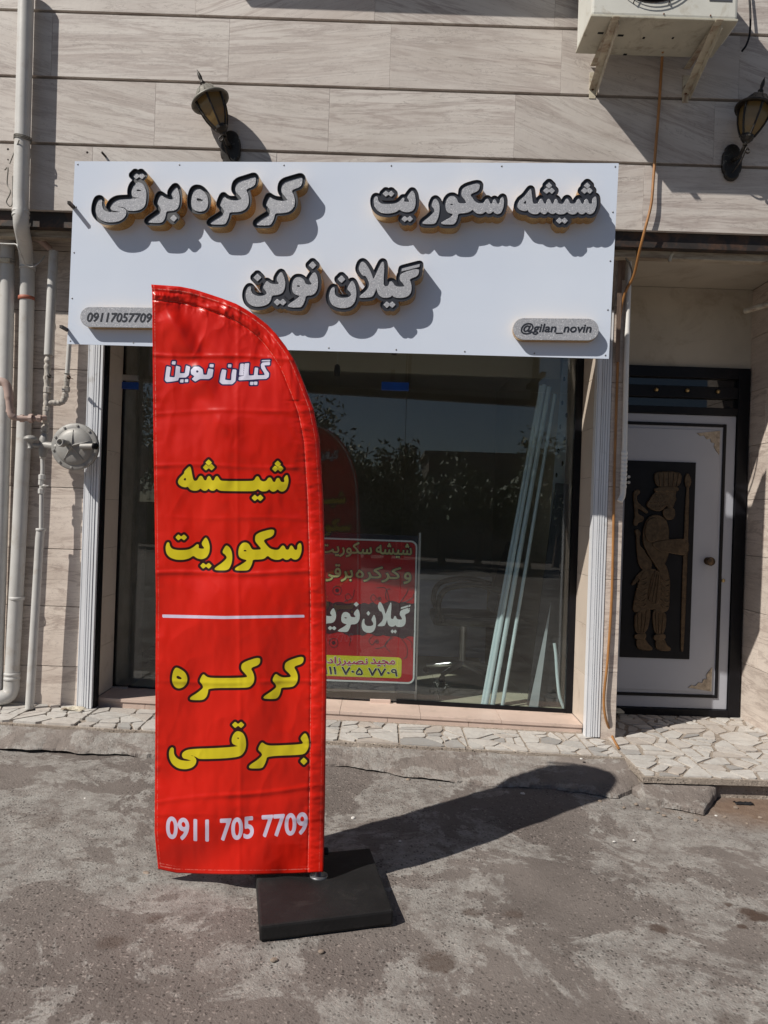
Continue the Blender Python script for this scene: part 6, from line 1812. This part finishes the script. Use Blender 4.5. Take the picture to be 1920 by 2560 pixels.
# leaning tubes
def lean(name, px0, py0, D0, px1, py1, D1, r, mat, label, cat, grp, flat=None):
    a = P(px0, py0, D0); a.z = ZF + r * 0.6
    b = P(px1, py1, D1)
    if flat: mb = MB().bar(a, b, flat[0], flat[1], (0, 1, 0))
    else: mb = MB().tube([a, b], r, 14)
    o = mb.build(name, mat, None, origin=a); tag(o, label, cat, grp); return o, a, b
for (x0, y0, D0, x1, y1, D1, r) in ((1206, 1765, 5.04, 1353, 965, 5.28, .013), (1214, 1770, 5.02, 1361, 962, 5.26, .015), (1230, 1770, 5.03, 1373, 968, 5.26, .017), (1255, 1776, 5.02, 1388, 985, 5.24, .012)):
    lean('steel_tube', x0, y0, D0, x1, y1, D1, r, M['tube'], 'pale blue tube leaning in the bundle behind the shop glass', 'tube', 'leaning tubes behind the glass')
for i, (x0, y0, D0, x1, y1, D1, lab) in enumerate(((1352, 1765, 5.20, 1420, 905, 5.38, 'slotted steel rail leaning just right of the pale tubes'), (1388, 1765, 5.24, 1440, 900, 5.44, 'slotted steel rail leaning in the corner behind the black panel'))):
    o, a, b = lean('slotted_rail', x0, y0, D0, x1, y1, D1, .02, M['rail'], lab, 'rail', None, (.075, .004))
    t = (b - a).normalized(); side = t.cross(Vector((0, 1, 0))).normalized(); nr = side.cross(t).normalized()
    if nr.y > 0: nr = -nr
    for k in range(26):
        c = a + t * (.10 + k * .085) + side * (.018 if k % 2 else -.018) + nr * .0025
        vs = [c + t * (.018 * math.cos(q)) + side * (.008 * math.sin(q)) for q in np.linspace(0, 2 * math.pi, 11)[:-1]]
        MB().add(vs, [tuple(range(10))]).build('slot', M['black'], o)
a = P(1345, 1770, 5.16); b = P(1440, 1770, 5.12)
lo = [P(1318, 1768, 5.10), P(1424, 1775, 5.08), P(1446, 1212, 5.22), P(1390, 1207, 5.24)]
for q in lo[:2]: q.z = ZF + .004
mb = MB().hexa([lo[0], lo[1], lo[1] + Vector((0, .02, 0)), lo[0] + Vector((0, .02, 0)), lo[3], lo[2], lo[2] + Vector((0, .02, 0)), lo[3] + Vector((0, .02, 0))])
tag(mb.build('black_panel', M['vinyl'], None, origin=lo[0], bevel=.003), 'black panel leaning in the right corner behind the shop glass', 'panel')
pts = [P(1386, 1608, 5.06), P(1390, 1640, 5.05), P(1393, 1690, 5.03), P(1399, 1740, 5.01), P(1410, 1783, 5.00)]; pts[-1].z = ZF + .013
tag(MB().tube(smooth_path(pts, 6), .011, 10).build('bent_hose', M['tube'], None, origin=pts[-1]), 'short pale hose curving up in the corner of the shop window', 'hose')
bw = [P(1322, 1766, 5.045), P(1345, 1768, 5.045), P(1378, 1505, 5.12)]
bw[0].z = ZF + .002; bw[1].z = ZF + .002
mb = MB().add(bw + [q + Vector((0, .006, 0)) for q in bw], [(0, 1, 2), (5, 4, 3), (0, 3, 4, 1), (1, 4, 5, 2), (2, 5, 3, 0)])
tag(mb.build('metal_offcut', M['rail'], None, origin=bw[0]), 'pointed pale metal offcut leaning against the black panel behind the glass', 'offcut')
# desk
dk0 = P(1042, 1436, 6.5); dk1 = P(1229, 1441, 6.5)
zt = dk1.z
desk = thing('office_desk', ((dk0.x + dk1.x) / 2, 6.7, ZF), 'low blue-grey office desk inside the dark shop', 'desk')
MB().box(dk0.x - .35, dk1.x, 6.45, 7.15, zt - .04, zt).build('desk_top', M['desk_top'], desk, bevel=.004)
MB().box(dk0.x - .32, dk1.x - .04, 6.50, 6.52, ZF + .05, zt - .041).build('front_panel', M['desk'], desk)
for x in (dk0.x - .33, dk1.x - .06): MB().box(x, x + .03, 6.521, 7.12, ZF, zt - .041).build('side_panel', M['desk'], desk)
# chair
ch = P(1160, 1560, 5.9)
cx, cy = ch.x, 5.95
chair = thing('office_chair', (cx, cy, ZF), 'black padded office chair with curved arms in front of the desk', 'chair')
MB().box(cx - .25, cx + .25, cy - .25, cy + .25, ZF + .42, ZF + .50).build('seat', M['vinyl'], chair, bevel=.03)
MB().hexa([(cx + .20, cy - .22, ZF + .52), (cx + .27, cy - .22, ZF + .52), (cx + .27, cy + .22, ZF + .52), (cx + .20, cy + .22, ZF + .52),
           (cx + .34, cy - .20, ZF + 1.05), (cx + .40, cy - .20, ZF + 1.05), (cx + .40, cy + .20, ZF + 1.05), (cx + .34, cy + .20, ZF + 1.05)]).build('backrest', M['vinyl'], chair, bevel=.02)
for s_ in (-1, 1):
    y = cy + s_ * .27
    MB().tube(smooth_path([(cx + .24, y, ZF + .70), (cx + .05, y, ZF + .74), (cx - .16, y, ZF + .70), (cx - .22, y, ZF + .58), (cx - .18, y, ZF + .46)], 6), .022, 10).build('armrest', M['vinyl'], chair)
MB().tube([(cx, cy, ZF + .10), (cx, cy, ZF + .42)], .028, 12).build('column', M['chrome'], chair)
for k in range(5):
    a = k * 2 * math.pi / 5 + .3
    e = Vector((cx + .28 * math.cos(a), cy + .28 * math.sin(a), ZF + .06))
    lg = MB().tube([(cx, cy, ZF + .11), e], [.024, .016], 8).build('leg', M['chrome'], chair)
    MB().lathe(e + Vector((0, 0, -.034)), (-math.sin(a), math.cos(a), 0), [(.0001, -.015), (.026, -.013), (.026, .013), (.0001, .015)], 12).build('castor', M['vinyl'], lg)
# lamp holder on a cord
lh = P(843, 925, 5.3)
hold = thing('lamp_holder', lh, 'bare black lamp holder hanging on its cord inside the shop', 'lamp holder')
MB().lathe(lh, (0, 0, 1), [(.0001, -.04), (.020, -.04), (.022, .0), (.018, .03), (.006, .04)], 14).build('socket', M['black'], hold)
MB().tube([lh + Vector((0, 0, .04)), Vector((lh.x, lh.y, RZ1))], .003, 6).build('cord', M['pipe'], hold)
# framed picture on the left wall of the shop
pf = P(345, 1072, 5.75)
pic = thing('wall_frame', (RX0, 5.9, pf.z), 'dark picture frame on the left wall inside the shop', 'picture frame')
MB().box(RX0 + .001, RX0 + .02, 5.75, 6.15, pf.z - .16, pf.z + .16).build('frame', M['black'], pic, bevel=.003)
MB().box(RX0 + .0205, RX0 + .024, 5.79, 6.11, pf.z - .12, pf.z + .12).build('picture', M['desk'], pic)

# ================================================================== across the street (seen only in the glass)
def tree(x, y, h, w, seed, label, grp, leaf_n=2600):
    t = thing('tree', (x, y, SZ(x, y)), label, 'tree', grp)
    rr = random.Random(seed); base = Vector((x, y, SZ(x, y) - .05))
    top = base + Vector((rr.uniform(-.3, .3), rr.uniform(-.3, .3), h * .62))
    MB().tube(smooth_path([base, base * .6 + top * .4 + Vector((rr.uniform(-.15, .15), 0, 0)), top], 5), [.13 - .008 * i for i in range(11)], 9).build('trunk', M['bark'], t)
    tips = []
    for k in range(9):
        s_ = base + (top - base) * rr.uniform(.4, 1)
        a = rr.uniform(0, 6.28); e = s_ + Vector((math.cos(a) * w * rr.uniform(.35, .8), math.sin(a) * w * rr.uniform(.35, .8), h * rr.uniform(.12, .38)))
        e.z = min(e.z, base.z + h)
        MB().tube([s_, (s_ + e) / 2 + Vector((0, 0, -.08)), e], [.05, .032, .014], 6).build('limb', M['bark'], t)
        tips += [e, s_ * .35 + e * .65]
    vs = []; fs = []
    for k in range(leaf_n):
        c = rr.choice(tips) + Vector((rr.gauss(0, w * .17), rr.gauss(0, w * .17), rr.gauss(0, h * .07)))
        d1 = Vector((rr.gauss(0, 1), rr.gauss(0, 1), rr.gauss(0, 1))).normalized(); d2 = d1.orthogonal().normalized()
        l = rr.uniform(.07, .14)
        b = len(vs); vs += [c - d1 * l, c + d2 * l * .4, c + d1 * l, c - d2 * l * .4]; fs.append((b, b + 1, b + 2, b + 3))
    MB().add(vs, fs).build('crown', M['leaf'], t)
for x, y, h, w, sd in ((0.1, -13, 3.0, 1.4, 11), (-0.5, -15, 3.2, 1.6, 12), (-2.0, -14, 3.6, 1.5, 13), (-4.4, -14, 3.8, 1.5, 8), (1.8, -13, 3.0, 1.4, 9), (4.4, -13.5, 3.0, 1.3, 10), (-5.6, -13, 4.5, 1.6, 1), (-3.0, -15, 4.9, 1.7, 2), (-1.2, -12.5, 3.8, 1.1, 3), (0.6, -16, 3.9, 1.1, 4), (3.0, -14.5, 3.2, 1.3, 5), (5.6, -15, 4.2, 1.5, 6), (-8.5, -16, 5.4, 2.0, 7)):
    tree(x, y, h, w, sd, 'leafy roadside tree across the street behind the viewpoint', 'trees across the street')
wl = MB().box(-30, 30, -18.2, -18, -.2, 1.5).box(-30, 30, -18.25, -17.95, 1.501, 1.58).build('boundary_wall', M['brickwall'], None, origin=(0, -18, -.1))
tag(wl, 'long plain boundary wall across the street with a coping', 'wall')
hs_ = thing('house', (5.5, -23, 0), 'plain flat-roofed house behind the boundary wall across the street', 'house')
MB().box(1.8, 12, -28, -22, -.2, 3.9).build('wall', M['brickwall'], hs_)
MB().box(1.6, 12.2, -28.2, -21.8, 3.901, 4.1).build('roof', M['brickwall'], hs_)
for x in (3.2, 5.6, 8.0): MB().box(x, x + 1.1, -21.99, -21.95, 2.2, 3.3).build('window', M['glass_dark'], hs_)
